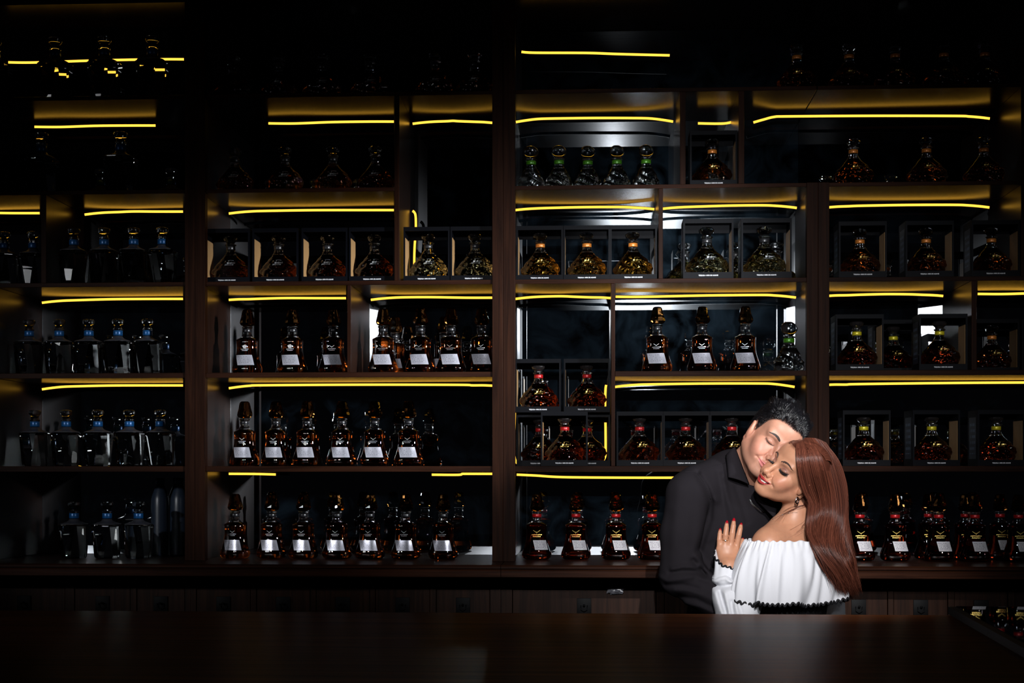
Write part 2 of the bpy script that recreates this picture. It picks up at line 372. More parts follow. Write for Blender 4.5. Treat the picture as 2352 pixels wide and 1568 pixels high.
led('LED strip above the empty blue-lit mirror cell', run(1183, 1403, 677, 678, 6, 3))
led('LED strip above the decanters and crystal bottle, third unit', run(1414, 1828, 677, 673, 0, 6))
led('LED strip just above the man\'s hair', run(1412, 1825, 876, 874, 6, 8))
led('lowest LED strip of the third unit, ending behind the man', [(1187, 1089), (1230, 1091), (1310, 1095), (1550, 1096), (1822, 1094)])
led('vertical LED strip at the left of the stacked red-banded boxes', [(1178, 878), (1183, 884), (1185.5, 900), (1184, 930), (1182.5, 980), (1182, 1040), (1185, 1058), (1190, 1064)])
led('vertical LED strip at the right of the stacked red-banded boxes', [(1393, 884), (1391.5, 895), (1390.5, 930), (1391.5, 980), (1391.5, 1040), (1388, 1054), (1384, 1060)])
led('LED strip above orange-banded boxes, rightmost unit', run(1900, 2272, 472, 470, 4, 6))
led('LED strip above yellow-banded boxes left of the lit divider', run(1898, 2166, 674, 673, 3, 4))
led('LED strip right of the lit divider at the photo edge', run(2245, 2520, 672, 670, 0, 0))
led('lowest LED strip of the rightmost unit, over yellow bands', run(1896, 2520, 876, 872, 2, 0))
# ------------------------------------------------------------------ decanters
CLEAR = glass('clear_glass', (0.97, 0.98, 0.97))
CRYSTAL = glass('white_spirit', (0.93, 0.95, 0.92))
AMBER = glass('amber_spirit', (0.22, 0.040, 0.005))
ORANGE = glass('orange_spirit', (0.85, 0.42, 0.06))
REDDISH = glass('red_brown_spirit', (0.36, 0.040, 0.008))
DARKRED = glass('dark_spirit', (0.22, 0.022, 0.006))
GOLDEN = glass('pale_gold_spirit', (0.80, 0.70, 0.34))
SMOKED = glass('amber_stopper_glass', (0.40, 0.17, 0.05))
DKSTOP = prin('dark_stopper', (0.012, 0.010, 0.010), 0.12, spec=0.6)
def band_mat(n, c): return prin(n, c, 0.32, 0.25, spec=0.6)
BAND = {'blue': band_mat('blue_foil', (0.006, 0.085, 0.26)), 'red': band_mat('red_foil', (0.42, 0.008, 0.010)), 'orange': band_mat('orange_foil', (0.62, 0.20, 0.030)),
        'yellow': band_mat('yellow_foil', (0.62, 0.52, 0.015)), 'green': band_mat('green_foil', (0.055, 0.22, 0.010)), 'black': band_mat('black_foil', (0.008, 0.008, 0.010)),
        'clear': band_mat('dark_foil', (0.02, 0.02, 0.022))}
GOLD = prin('gold_print', (0.85, 0.60, 0.18), 0.28, 1.0)
SILVER = prin('silver_print', (0.5, 0.52, 0.54), 0.42, 1.0)
def paper(name, base, rough, metal, ink):
    """label stock with rows of tiny print"""
    m, nt, b = nmat(name); L = nt.links
    uv = node(nt, 'ShaderNodeUVMap'); sp = node(nt, 'ShaderNodeSeparateXYZ'); L.new(uv.outputs[0], sp.inputs[0])
    mp = node(nt, 'ShaderNodeMapping'); mp.inputs['Scale'].default_value = (26, 7, 1); L.new(uv.outputs[0], mp.inputs[0])
    br = node(nt, 'ShaderNodeTexNoise', i_Scale=1.0, i_Detail=1.0); fl = node(nt, 'ShaderNodeVectorMath', operation='FLOOR'); L.new(mp.outputs[0], fl.inputs[0])
    wn = node(nt, 'ShaderNodeTexWhiteNoise'); L.new(fl.outputs[0], wn.inputs['Vector'])
    w1 = node(nt, 'ShaderNodeMath', operation='LESS_THAN'); w1.inputs[1].default_value = 0.52; L.new(wn.outputs['Value'], w1.inputs[0])
    fr = node(nt, 'ShaderNodeMath', operation='FRACT'); m7 = node(nt, 'ShaderNodeMath', operation='MULTIPLY'); m7.inputs[1].default_value = 7.0
    L.new(sp.outputs['Y'], m7.inputs[0]); L.new(m7.outputs[0], fr.inputs[0])
    ln = node(nt, 'ShaderNodeMath', operation='GREATER_THAN'); ln.inputs[1].default_value = 0.55; L.new(fr.outputs[0], ln.inputs[0])
    a = node(nt, 'ShaderNodeMath', operation='MULTIPLY'); L.new(w1.outputs[0], a.inputs[0]); L.new(ln.outputs[0], a.inputs[1])
    def inside(sock, lo, hi):
        x = node(nt, 'ShaderNodeMath', operation='COMPARE'); x.inputs[1].default_value = (lo + hi) / 2; x.inputs[2].default_value = (hi - lo) / 2; L.new(sock, x.inputs[0]); return x
    for q in (inside(sp.outputs['X'], 0.10, 0.88), inside(sp.outputs['Y'], 0.12, 0.86)):
        c = node(nt, 'ShaderNodeMath', operation='MULTIPLY'); L.new(a.outputs[0], c.inputs[0]); L.new(q.outputs[0], c.inputs[1]); a = c
    mx = node(nt, 'ShaderNodeMix', data_type='RGBA'); mx.inputs['A'].default_value = (*base, 1); mx.inputs['B'].default_value = (*ink, 1)
    L.new(a.outputs[0], mx.inputs['Factor']); L.new(mx.outputs['Result'], b.inputs['Base Color'])
    b.inputs['Roughness'].default_value = rough; b.inputs['Metallic'].default_value = metal; return m
PAPER = paper('white_label', (0.58, 0.57, 0.60), 0.5, 0.0, (0.22, 0.20, 0.26))
FOIL = paper('silver_label', (0.60, 0.60, 0.68), 0.24, 0.55, (0.36, 0.36, 0.42))
BACKTXT = paper('dark_card_print', (0.014, 0.018, 0.030), 0.5, 0.0, (0.10, 0.14, 0.22))
def ring(n, wx, dy, e, z, rot=0.0, cx=0.0):
    out = []
    for k in range(n):
        a = 2 * PI * k / n; c, s = math.cos(a), math.sin(a)
        r = 1.0 / (abs(c) ** e + abs(s) ** e) ** (1.0 / e)
        x, y = wx / 2 * r * c, dy / 2 * r * s
        out.append((cx + x * math.cos(rot) - y * math.sin(rot), x * math.sin(rot) + y * math.cos(rot), z))
    return out
def loft(name, prof, mat, parent, n=28, smooth=True, fn=None):
    """prof rows: z, width, depth, squareness, (rot)"""
    v = []; f = []
    for p in prof: v += ring(n, p[1], p[2], p[3], p[0], p[4] if len(p) > 4 else 0.0)
    for i in range(len(prof) - 1):
        for k in range(n): f.append((i * n + k, i * n + (k + 1) % n, (i + 1) * n + (k + 1) % n, (i + 1) * n + k))
    f += [tuple(range(n))[::-1], tuple((len(prof) - 1) * n + k for k in range(n))]
    if fn: v = [fn(Vector(q)) for q in v]
    return mesh(name, v, f, mat, parent, smooth)
def dense(prof, m=4):
    out = []
    for a, b in zip(prof[:-1], prof[1:]):
        for k in range(m): out.append(tuple(x + (y - x) * k / m for x, y in zip(a, b)))
    return out + [prof[-1]]
def smooth_prof(prof, m=4):
    """Catmull-Rom through the rows"""
    out = []; N = len(prof)
    for i in range(N - 1):
        p0, p1, p2, p3 = prof[max(i - 1, 0)], prof[i], prof[i + 1], prof[min(i + 2, N - 1)]
        for k in range(m):
            t = k / m
            out.append(tuple(0.5 * (2 * b + (c - a) * t + (2 * a - 5 * b + 4 * c - d) * t * t + (-a + 3 * b - 3 * c + d) * t ** 3) for a, b, c, d in zip(p0, p1, p2, p3)))
    return out + [prof[-1]]
def facet(o, seed, amp, freq):
    """uneven hand-cut look: irregular dents"""
    r = random.Random(seed); ph = [(r.uniform(-1, 1), r.uniform(-1, 1), r.uniform(-1, 1), r.uniform(0, 6.28)) for _ in range(5)]
    for v in o.data.vertices:
        p = v.co; s = sum(math.sin((p.x * a + p.y * b + p.z * c) * freq + d) for a, b, c, d in ph) / 3
        q = Vector((p.x, p.y, 0)); v.co += q.normalized() * amp * s if q.length > 1e-4 else Vector()
def on_front(body, pts, off=0.0006):
    """drop flat points (x, z) on the bottle's front"""
    bm = bmesh.new(); bm.from_mesh(body.data); t = BVHTree.FromBMesh(bm); out = []
    for x, z in pts:
        h = t.ray_cast(Vector((x, -0.2, z)), Vector((0, 1, 0)))
        out.append(h[0] + Vector((0, -off, 0)) if h[0] is not None else Vector((x, -0.03, z)))
    bm.free(); return out
def label_on(body, root, x0, x1, z0, z1, skew, mat, name='label', n=6):
    pts = []; uv = []
    for j in range(n + 1):
        for i in range(n + 1):
            z = z0 + (z1 - z0) * j / n; x = x0 + (x1 - x0) * i / n - skew * (j / n)
            pts.append((x, z)); uv.append((i / n, j / n))
    v = on_front(body, pts, 0.0009); f = [(j * (n + 1) + i, j * (n + 1) + i + 1, (j + 1) * (n + 1) + i + 1, (j + 1) * (n + 1) + i) for j in range(n) for i in range(n)]
    o = mesh(name, v, f, mat, root, True)
    u = o.data.uv_layers.new(name='UVMap')
    for lp in o.data.loops: u.data[lp.index].uv = uv[lp.vertex_index]
    return o
def emblem(body, root, segs, mat, w=0.0006, name='emblem'):
    """short raised strokes printed on the front: list of (x0,z0,x1,z1)"""
    v = []; f = []
    for x0, z0, x1, z1 in segs:
        d = Vector((x1 - x0, z1 - z0)); nrm = Vector((-d.y, d.x)).normalized() * w if d.length > 0 else Vector((w, 0))
        q = on_front(body, [(x0 + nrm.x, z0 + nrm.y), (x0 - nrm.x, z0 - nrm.y), (x1 - nrm.x, z1 - nrm.y), (x1 + nrm.x, z1 + nrm.y)])
        b = len(v); v += q; f.append((b, b + 1, b + 2, b + 3))
    return mesh(name, v, f, mat, root)
def eagle(cx, cz, s, r):
    g = []
    for sg in (-1, 1):                       # spread wings above two rows of lettering
        for k in range(4): g.append((cx + sg * s * (0.10 + 0.12 * k), cz + s * (0.30 + 0.10 * k), cx + sg * s * (0.22 + 0.12 * k), cz + s * (0.48 + 0.07 * k)))
    g.append((cx, cz + s * 0.15, cx, cz + s * 0.45))
    for row, (z, n, wd) in enumerate(((-0.05, 11, 1.0), (-0.36, 8, 0.72))):
        for k in range(n):
            x = cx + s * wd * (k / (n - 1) - 0.5) * 1.6
            g.append((x - s * 0.03, cz + s * (z - 0.07 + r.uniform(-.03, .03)), x + s * 0.035, cz + s * (z + 0.09 + r.uniform(-.03, .03))))
            if k % 2: g.append((x - s * 0.02, cz + s * z, x + s * 0.06, cz + s * (z + 0.01)))
    return g
def script_mark(cx, cz, s, r):
    g = []                                   # a swash over two rows of small handwriting
    pr = None
    for k in range(9):
        t = k / 8; q = (cx - 0.85 * s + 1.55 * s * t, cz + s * (0.42 + 0.13 * math.sin(t * 3.1 - 0.4)))
        if pr and k not in (2, 3): g.append((*pr, *q))
        pr = q
    g.append((cx - 0.1 * s, cz + 0.45 * s, cx - 0.3 * s, cz - 0.1 * s))
    for z, n, sh in ((0.06, 7, 0.25), (-0.25, 9, -0.1)):
        for k in range(n):
            x = cx + s * (sh + (k / (n - 1) - 0.5) * 1.3); h = 0.11 if k % 3 else 0.17
            g.append((x - 0.03 * s, cz + s * (z - h), x + 0.05 * s, cz + s * (z + h)))
            g.append((x + 0.05 * s, cz + s * (z + h * .2), x + 0.12 * s, cz + s * (z - h * .6)))
    return g
def band(root, z0, z1, r, col): return loft('neck_band', [(z0, 2 * r, 2 * r, 2), (z0 + 0.001, 2 * r + 0.0012, 2 * r + 0.0012, 2), (z1 - 0.001, 2 * r + 0.0012, 2 * r + 0.0012, 2), (z1, 2 * r, 2 * r, 2)], BAND[col], root, 24)
def slabbed(o):                               # crease big edges
    for p in o.data.polygons: p.use_smooth = False
    return o
def neck_piece(root, rows): return loft('neck', smooth_prof(rows, 3), CLEAR, root, 24)
def hollow(rows, t=0.0022): return rows
# --- tall waisted decanter with a big cut stopper (types in units two, three and four)
def make_tall(col, body_mat, label_mat, mark):
    root = thing('tall_decanter', 'x', 'bottle')
    pr = [(0.000, .066, .046, 3.2), (0.003, .078, .054, 3.2), (0.010, .087, .060, 3.2), (0.020, .086, .060, 3.2), (0.036, .075, .054, 3.2), (0.056, .063, .047, 3.4), (0.078, .059, .044, 3.6),
          (0.094, .060, .045, 3.8), (0.1015, .0615, .046, 3.8), (0.1035, .058, .043, 3.4), (0.106, .050, .038, 2.6), (0.109, .041, .033, 2.2)]
    body = loft('body', pr[:1] + smooth_prof(pr[1:8], 2) + pr[8:], body_mat, root, 36)
    neck_piece(root, [(0.1092, .040, .0325, 2.1), (0.113, .033, .028, 2), (0.118, .0275, .026, 2), (0.124, .026, .025, 2), (0.1345, .026, .025, 2), (0.1365, .030, .030, 2), (0.1405, .031, .031, 2), (0.142, .027, .027, 2)])
    band(root, 0.1245, 0.134, 0.0132, col)
    st = [(0.1425, .024, .024, 2.2), (0.1455, .038, .035, 2.4), (0.152, .0455, .041, 2.4), (0.160, .043, .039, 2.4), (0.170, .036, .033, 2.6), (0.181, .031, .029, 2.6), (0.189, .027, .025, 2.6), (0.193, .019, .018, 2.4)]
    s = loft('stopper', st, SMOKED, root, 10, False); facet(s, 3, 0.0012, 160)
    if col == 'black': label_on(body, root, -0.018, 0.0335, 0.0255, 0.0560, 0.009, label_mat)
    else: label_on(body, root, -0.002, 0.0355, 0.0290, 0.0570, 0.007, label_mat)
    r = random.Random(4)
    emblem(body, root, eagle(0.002, 0.074, 0.018 if col == 'red' else 0.014, r), mark, 0.0006 if col == 'red' else 0.00042)
    return root
# --- square decanter with a flat stopper and a blue band
def make_square():
    root = thing('square_decanter', 'x', 'bottle')
    n = 8; v = []; f = []
    def oct_ring(h, flat, z):                  # half size, half length of the front facet
        return [(flat, -h, z), (h, -flat, z), (h, flat, z), (flat, h, z), (-flat, h, z), (-h, flat, z), (-h, -flat, z), (-flat, -h, z)]
    rows = [(0.034, .0060, 0.0), (0.0375, .0070, 0.004), (0.0385, .0078, 0.010), (0.0395, .0150, 0.055), (0.0405, .0225, 0.096), (0.0400, .0232, 0.0985), (0.036, .0220, 0.1015)]
    for h, fl, z in rows: v += oct_ring(h, fl, z)
    for i in range(len(rows) - 1):
        for k in range(n): f.append((i * n + k, i * n + (k + 1) % n, (i + 1) * n + (k + 1) % n, (i + 1) * n + k))
    f += [tuple(range(n))[::-1], tuple((len(rows) - 1) * n + k for k in range(n))]
    mesh('body', v, f, CRYSTAL, root)
    loft('shoulder', [(0.1018, .072, .072, 4.5), (0.1032, .071, .071, 4.0), (0.1065, .058, .058, 2.6), (0.1095, .042, .042, 2.1), (0.113, .032, .032, 2), (0.118, .0275, .0275, 2)], prin('frosted_shoulder', (0.09, 0.09, 0.11), 0.45, Transmission_Weight=0.6), root, 24)
    loft('neck', [(0.1182, .0265, .0265, 2), (0.1355, .0265, .0265, 2), (0.137, .030, .030, 2), (0.140, .030, .030, 2), (0.1415, .024, .024, 2), (0.150, .022, .022, 2)], CLEAR, root, 24)
    band(root, 0.1195, 0.1350, 0.0136, 'blue')
    loft('stopper', smooth_prof([(0.1502, .021, .021, 2), (0.153, .028, .028, 2), (0.158, .036, .036, 2), (0.163, .0375, .0375, 2), (0.1675, .033, .033, 2), (0.1695, .020, .020, 2)], 2), CLEAR, root, 20)
    return root
# --- low broad-shouldered rippled decanter
def make_broad(col, body_mat, stop_mat, mark):
    root = thing('broad_decanter', 'x', 'bottle')
    pr = [(0.000, .082, .050, 2.6), (0.003, .096, .056, 2.6), (0.012, .106, .060, 2.5), (0.026, .116, .062, 2.3), (0.038, .123, .062, 2.2), (0.046, .119, .060, 2.1), (0.054, .104, .056, 2.1), (0.064, .084, .050, 2.1), (0.074, .062, .043, 2.0), (0.082, .045, .036, 2.0), (0.084, .041, .034, 2)]
    def rip(p):
        a = p.z * 210 + p.x * 95 + p.y * 60; k = min(1.0, max(0.0, (0.078 - p.z) / 0.03)) * min(1.0, max(0.0, p.z / 0.012))
        r1 = abs(math.sin(a * .62)); r2 = abs(math.sin(p.z * 120 - p.x * 105 + p.y * 40 + 1.3)); r3 = abs(math.sin(p.x * 160 + p.z * 70 + p.y * 110 + .6))
        d = 0.0050 * (r1 - .6) + 0.0034 * (r2 - .6) + 0.0022 * (r3 - .6)
        q = Vector((p.x, p.y * 1.8, 0)); q = q.normalized() if q.length > 1e-5 else Vector()
        sh = 0.010 * (p.z - 0.04) if p.z < 0.07 else 0
        return p + q * d * k + Vector((0, 0, (0.004 * math.sin(p.x * 40 + 0.6)) * k)) + Vector((sh, 0, 0))
    pr = [(a, b * .93, c, d) for a, b, c, d in pr]
    body = loft('body', [pr[0]] + smooth_prof(pr[1:], 6), body_mat, root, 64, True, rip)
    neck_piece(root, [(0.0842, .0405, .0335, 2), (0.089, .033, .029, 2), (0.095, .0275, .026, 2), (0.100, .0255, .0250, 2), (0.1115, .0255, .0250, 2), (0.1135, .031, .031, 2), (0.1165, .034, .034, 2), (0.118, .029, .029, 2)])
    band(root, 0.1005, 0.111, 0.0131, col)
    st = [(0.1183, .022, .022, 2), (0.123, .024, .023, 2.2), (0.128, .036, .033, 2.4), (0.134, .043, .039, 2.4), (0.139, .040, .036, 2.4), (0.143, .028, .026, 2.2)]
    s = loft('stopper', smooth_prof(st, 2), stop_mat, root, 14, False); facet(s, 9, 0.0014, 130)
    emblem(body, root, script_mark(0.004, 0.058, 0.017, random.Random(2)), mark, 0.0006)
    return root
# --- small rippled cone decanter with a ball stopper and green band
def make_cone(s=1.0):
    root = thing('cone_decanter', 'x', 'bottle')
    pr = [(0.000, .060, .046, 2.6), (0.003, .068, .052, 2.6), (0.010, .074, .056, 2.5), (0.022, .073, .055, 2.4), (0.036, .063, .050, 2.2), (0.050, .049, .042, 2.1), (0.060, .038, .035, 2.0)]
    def rip(p):
        k = min(1.0, max(0.0, (0.058 - p.z) / 0.02)) * min(1.0, max(0.0, p.z / 0.01))
        d = 0.0042 * (abs(math.sin(p.z * 125 + p.x * 75 + p.y * 60)) - .6) + 0.0026 * (abs(math.sin(p.x * 150 - p.z * 110 + p.y * 50)) - .6)
        q = Vector((p.x, p.y, 0)); q = q.normalized() if q.length > 1e-5 else Vector()
        return p + q * d * k
    loft('body', [pr[0]] + smooth_prof(pr[1:], 6), CRYSTAL, root, 56, True, rip)
    neck_piece(root, [(0.0602, .0375, .0345, 2), (0.066, .030, .029, 2), (0.072, .0265, .0260, 2), (0.084, .0255, .0250, 2), (0.0855, .031, .031, 2), (0.0885, .032, .032, 2), (0.090, .024, .024, 2)])
    band(root, 0.0735, 0.0838, 0.0133, 'green')
    st = [(0.0902, .020, .020, 2), (0.095, .027, .026, 2.2), (0.103, .040, .037, 2.2), (0.111, .0425, .039, 2.2), (0.119, .037, .034, 2.2), (0.125, .022, .021, 2.1)]
    q = loft('stopper', smooth_prof(st, 2), CLEAR, root, 14, True); facet(q, 5, 0.0026, 150)
    return root
# --- open-fronted black display box
BW, BD = 0.136, 0.098
def make_box(h):
    root = thing('display_box', 'x', 'box')
    t = 0.003; m = MB(); w2 = BW / 2; y0, y1 = -BD / 2, BD / 2
    fb, ft, fs = 0.017, 0.012, 0.005
    m.box(-w2, w2, y0 + t, y1, 0, t); m.box(-w2, w2, y0 + t, y1, h - t, h)                      # floor and lid
    m.box(-w2, w2, y1 - t, y1, t, 0.012); m.box(-w2, w2, y1 - t, y1, h - 0.025, h - t)          # back rails
    m.box(-w2, -w2 + t, y0 + t, y1, t, h - t); m.box(w2 - t, w2, y0 + t, y1, t, h - t)          # sides
    m.make('shell', BOXB, root)
    f = MB(); f.box(-w2, w2, y0, y0 + t, 0, fb); f.box(-w2, w2, y0, y0 + t, h - ft, h)
    f.box(-w2, -w2 + fs, y0, y0 + t, fb, h - ft); f.box(w2 - fs, w2, y0, y0 + t, fb, h - ft)
    f.make('front_frame', BOXF, root)
    for sg in (-1, 1):
        k = MB(); x = sg * (w2 - t - 0.0006); k.box(min(x, x - sg * 0.001), max(x, x - sg * 0.001), y0 + 0.012, y1 - t - 0.002, 0.006, h - 0.030)
        k.make('lining', KRAFT, root)['label'] = 'tan card lining'
    tx = text_mesh('TEQUILA 100% DE AGAVE', 0.0046, 'CENTER', 0.00012)
    tx.transform(Matrix.Translation((0, y0 - 0.0004, fb * 0.47)) @ Matrix.Rotation(PI / 2, 4, 'X'))
    link('lettering', tx, WHITE_INK, root)
    x = -w2 - 0.0005; ya, yb = y0 + 0.015, y1 - 0.015                                             # printed text on the outer left side
    o = mesh('side_print', [(x, yb, 0.02), (x, ya, 0.02), (x, ya, h - 0.02), (x, yb, h - 0.02)], [(0, 1, 2, 3)], BACKTXT, root)
    u = o.data.uv_layers.new(name='UVMap')
    for lp, q in zip(o.data.loops, ((0, 0), (1, 0), (1, 1), (0, 1))): u.data[lp.index].uv = q
    return root
PROTO = {}
def proto(key):
    if key in PROTO: return PROTO[key], False
    kind, col = key
    if kind == 'tall': o = make_tall(*{'silver': ('black', AMBER, FOIL, SILVER), 'red': ('red', DARKRED, PAPER, GOLD)}[col])
    elif kind == 'square': o = make_square()
    elif kind == 'broad': o = make_broad(*{'orange': ('orange', ORANGE, CLEAR, GOLD), 'red': ('red', REDDISH, DKSTOP, GOLD), 'yellow': ('yellow', DARKRED, DKSTOP, GOLD),
                                           'gold': ('clear', GOLDEN, CLEAR, SILVER), 'amber': ('orange', AMBER, CLEAR, GOLD), 'dark': ('clear', AMBER, CLEAR, SILVER)}[col])
    elif kind == 'cone': o = make_cone()
    elif kind == 'box': o = make_box(col)
    PROTO[key] = o; return o, True
def put(key, px, Y, z, label, group, rz=0.0, s=1.0):
    o, new = proto(key)
    if not new: o = copy_tree(o)
    o.location = (XF(px, Y), Y, z); o.rotation_euler = (0, 0, rz); o.scale = (s * K,) * 3
    tag(o, label, o['category'], group); return o
rb = random.Random(11)
def row(key, pxs, lv, what, where, group, Y=5.88, rz=-0.12, s=1.0, jit=0.0):
    z = zt(lv) + 0.0008
    for i, px in enumerate(pxs):
        put(key, px, Y + rb.uniform(-jit, jit), z, f'{what}, {ordinal(i, len(pxs))} {where}', group, rz + rb.uniform(-0.08, 0.08), s)
def boxed(col, pxs, lv, what, where, group, h=0.160, Y=5.835, z=None, s=1.0, rz=None, names=None, bs=1.0):
    z = (zt(lv) + 0.0008) if z is None else z
    for i, px in enumerate(pxs):
        pos = names[i] if names else f'{ordinal(i, len(pxs))} {where}'
        a = rz[i] if rz else 0.0
        put(('box', h), px, Y, z, f'black box holding {what}, {pos}', group + ' boxes', a, bs)
        put(('broad', col), px, Y + 0.008, z + 0.0045, f'{what.split(None, 1)[1]} in a black box, {pos}', group, a + rb.uniform(-0.12, 0.12), s)
clear = 'blue-banded clear square decanter'
row(('square', 0), [170, 246, 318], 0, clear, 'of three at the leftmost unit\'s dark foot', 'blue-banded decanters on the counter', 5.85)
row(('square', 0), [80, 152, 225, 297, 368], 1, clear, 'of five on the leftmost unit\'s lowest lit shelf', 'blue-banded decanters, lowest lit shelf', 5.88)
row(('square', 0), [67, 136, 204, 271, 339], 2, clear, 'of five on the leftmost unit\'s brightest shelf', 'blue-banded decanters, brightest shelf', 5.88)
row(('square', 0), [10, 76], 3, clear, 'of two at the photo\'s left edge, third lit shelf', 'blue-banded decanters, left edge', 5.88)
row(('square', 0), [170, 239, 307, 373], 3, clear, 'of four right of the left divider', 'blue-banded decanters, third lit shelf', 5.81)
row(('square', 0), [96, 277], 4, 'tall clear decanter with dim blue band', 'of two whose stopper hides the LED strip', 'large blue-banded decanters, upper left', 5.85, -0.1, 1.13)
row(('square', 0), [-12, 127, 240, 350], 5, 'unlit decanter silhouetted before the LED strip', 'on the top left shelf', 'silhouetted decanters, top left', 5.81, -0.1, 1.13)
for i, px in enumerate((368, 412)):            # pale plastic bottles at the back of the counter
    b = thing('plastic_bottle', f'pale blue plastic bottle in the dark bottom of the leftmost unit, {("left", "right")[i]} one', 'bottle', (XF(px, 6.08), 6.08, CTZ + 0.0008), 'pale plastic bottles'); b.scale = (K, K, K)
    loft('body', smooth_prof([(0, .050, .050, 2), (0.004, .056, .056, 2), (0.15, .056, .056, 2), (0.185, .050, .050, 2), (0.215, .026, .026, 2), (0.222, .024, .024, 2)], 2), prin('pale_plastic', (0.02, 0.03, 0.05), 0.35), b, 20)
    loft('cap', [(0.2222, .027, .027, 2), (0.238, .027, .027, 2), (0.240, .023, .023, 2)], prin('blue_cap', (0.02, 0.12, 0.3), 0.4), b, 20)
amb = 'amber decanter with silver label'
row(('tall', 'silver'), [540, 624, 697, 774, 850, 932, 1018], 0, amb, 'of seven on the walnut counter, second unit', 'silver-labelled decanters on the counter', 5.87, -0.2)
row(('tall', 'silver'), [562, 634, 706, 786, 861, 939], 1, amb, 'of six under the longest LED strip', 'silver-labelled decanters under the longest strip', 5.85, -0.2)
row(('tall', 'silver'), [568, 672, 766], 2, amb, 'of three left of the low divider', 'silver-labelled decanters left of the divider', 5.84, -0.2)
row(('tall', 'silver'), [880, 966, 1036, 1106], 2, amb, 'of four right of the low divider', 'silver-labelled decanters right of the divider', 5.84, -0.2)
row(('tall', 'silver'), [908, 1020], 2, 'half-hidden amber decanter', 'of two in the second row right of the low divider', 'second-row amber decanters', 6.01, -0.2, 0.94)
boxed('dark', [530, 640, 752, 860], 3, 'a dim decanter', 'of four left of the tall cell', 'dim boxed decanters, second unit')
boxed('gold', [984, 1091], 3, 'a gold-tinted decanter', '', 'boxed decanters in the tall cell', names=['left one in the tall cell of the second unit', 'right one in the tall cell of the second unit'])
row(('broad', 'dark'), [540, 655, 765, 862], 4, 'dim unboxed broad decanter', 'of four under the top strip, second unit', 'unboxed broad decanters, second unit', 5.88)
row(('broad', 'dark'), [535, 640, 740, 850, 1000, 1090], 5, 'nearly unlit broad decanter', 'of six on the dark top shelf, second unit', 'unlit broad decanters, top of second unit', 5.88)
redt = 'paper-labelled red-banded decanter'
row(('tall', 'red'), [1233, 1323, 1415, 1498], 0, redt, 'of four on the counter left of the man', 'red-banded decanters left of the man', 5.88, -0.14)
z1 = zt(1) + 0.0008
boxed('red', [1240, 1349], 1, 'a red-banded decanter', '', 'red-banded boxed decanters, stack', 0.158, 5.98, names=['back left of the stack\'s lower tier', 'back right of the stack\'s lower tier'])
boxed('red', [1297], 1, 'a red-banded decanter', '', 'red-banded boxed decanters, stack', 0.158, 5.82, names=['front middle of the stack\'s lower tier'])
boxed('red', [1237, 1348], 1, 'a red-banded decanter', '', 'red-banded boxed decanters, stack', 0.158, 5.93, z=z1 + 0.1585 * K + 0.001, names=['left one on top of the stack', 'right one on top of the stack'])
boxed('red', [1469, 1575, 1681, 1788], 1, 'a red-banded decanter', 'of four behind the man\'s head', 'red-banded boxed decanters by the man', 0.158)
row(('tall', 'silver'), [1510, 1613, 1712], 2, amb, 'of three beside the green-banded crystal bottle', 'silver-labelled decanters, third unit', 5.84, -0.2)
put(('cone', 0), 1812, 5.85, zt(2) + 0.0008, 'large green-banded rippled crystal decanter against the bright panel', 'green-banded crystal decanters', 0.1, 1.18)
row(('cone', 0), [1220, 1284, 1350, 1417, 1484], 4, 'rippled clear decanter with green band', 'of five under the bowed LED strip', 'green-banded crystal decanters', 5.85, 0.0, 1.06, 0.01)
boxed('orange', [1241, 1348, 1454], 3, 'an orange-banded decanter', 'of three under the wavy LED strip', 'orange-banded boxed decanters, third unit')
boxed('gold', [1624, 1756], 3, 'a clear gold decanter', '', 'clear boxed decanters, third unit', 0.162, 5.805, s=1.06, bs=1.06, names=['left of two bigger boxes of pale decanters', 'right of two bigger boxes of pale decanters'])
row(('broad', 'gold'), [1573, 1690, 1784], 3, 'pale gold rippled decanter', 'behind the two bigger boxes', 'pale gold decanters behind the boxes', 6.10, 0.1)
boxed('amber', [1636], 4, 'a dim orange-banded decanter', '', 'dim box, top of third unit', names=['alone below the shortest LED strip'])
row(('tall', 'red'), [1975, 2056, 2156, 2239, 2339], 0, redt, 'of five in front on the counter at right', 'red-banded decanters right of the woman', 5.85, -0.14)
row(('tall', 'red'), [2133, 2217, 2297], 0, 'half-hidden red-banded decanter', 'of three in the right counter\'s second row', 'second-row red-banded decanters', 5.98, -0.14)
boxed('yellow', [1984, 2140, 2288], 1, 'a yellow-banded decanter', 'of three beside the woman\'s head', 'yellow-banded boxed decanters, lower', rz=[0, 0.06, 0.05])
boxed('yellow', [1968, 2158], 2, 'a yellow-banded decanter', '', 'yellow-banded boxed decanters, upper', Y=5.80, names=['leftmost on the shelf over the woman', 'one under the brightly lit divider'])
boxed('yellow', [2052], 2, 'a yellow-banded decanter', '', 'yellow-banded boxed decanters, upper', Y=6.01, names=['set back between two others over the woman'])
boxed('amber', [2278, 2390], 2, 'an orange-banded decanter', '', 'orange-banded boxed decanters, right edge', Y=6.0, names=['just right of the brightly lit divider', 'at the photo\'s right edge beyond the divider'])
boxed('amber', [1975, 2127, 2277], 3, 'an orange-banded decanter', 'of three on the rightmost upper shelf', 'orange-banded boxed decanters, rightmost unit', Y=5.80)
row(('broad', 'amber'), [1960, 2128, 2260], 4, 'dim orange-banded broad decanter', 'of three below the longest upper right strip', 'dim orange-banded decanters', 5.85)
row(('broad', 'amber'), [1830, 1950, 2056, 2168, 2262], 5, 'faintly glinting amber decanter', 'of five on the dark top right shelf', 'glinting amber decanters, top right', 5.85)
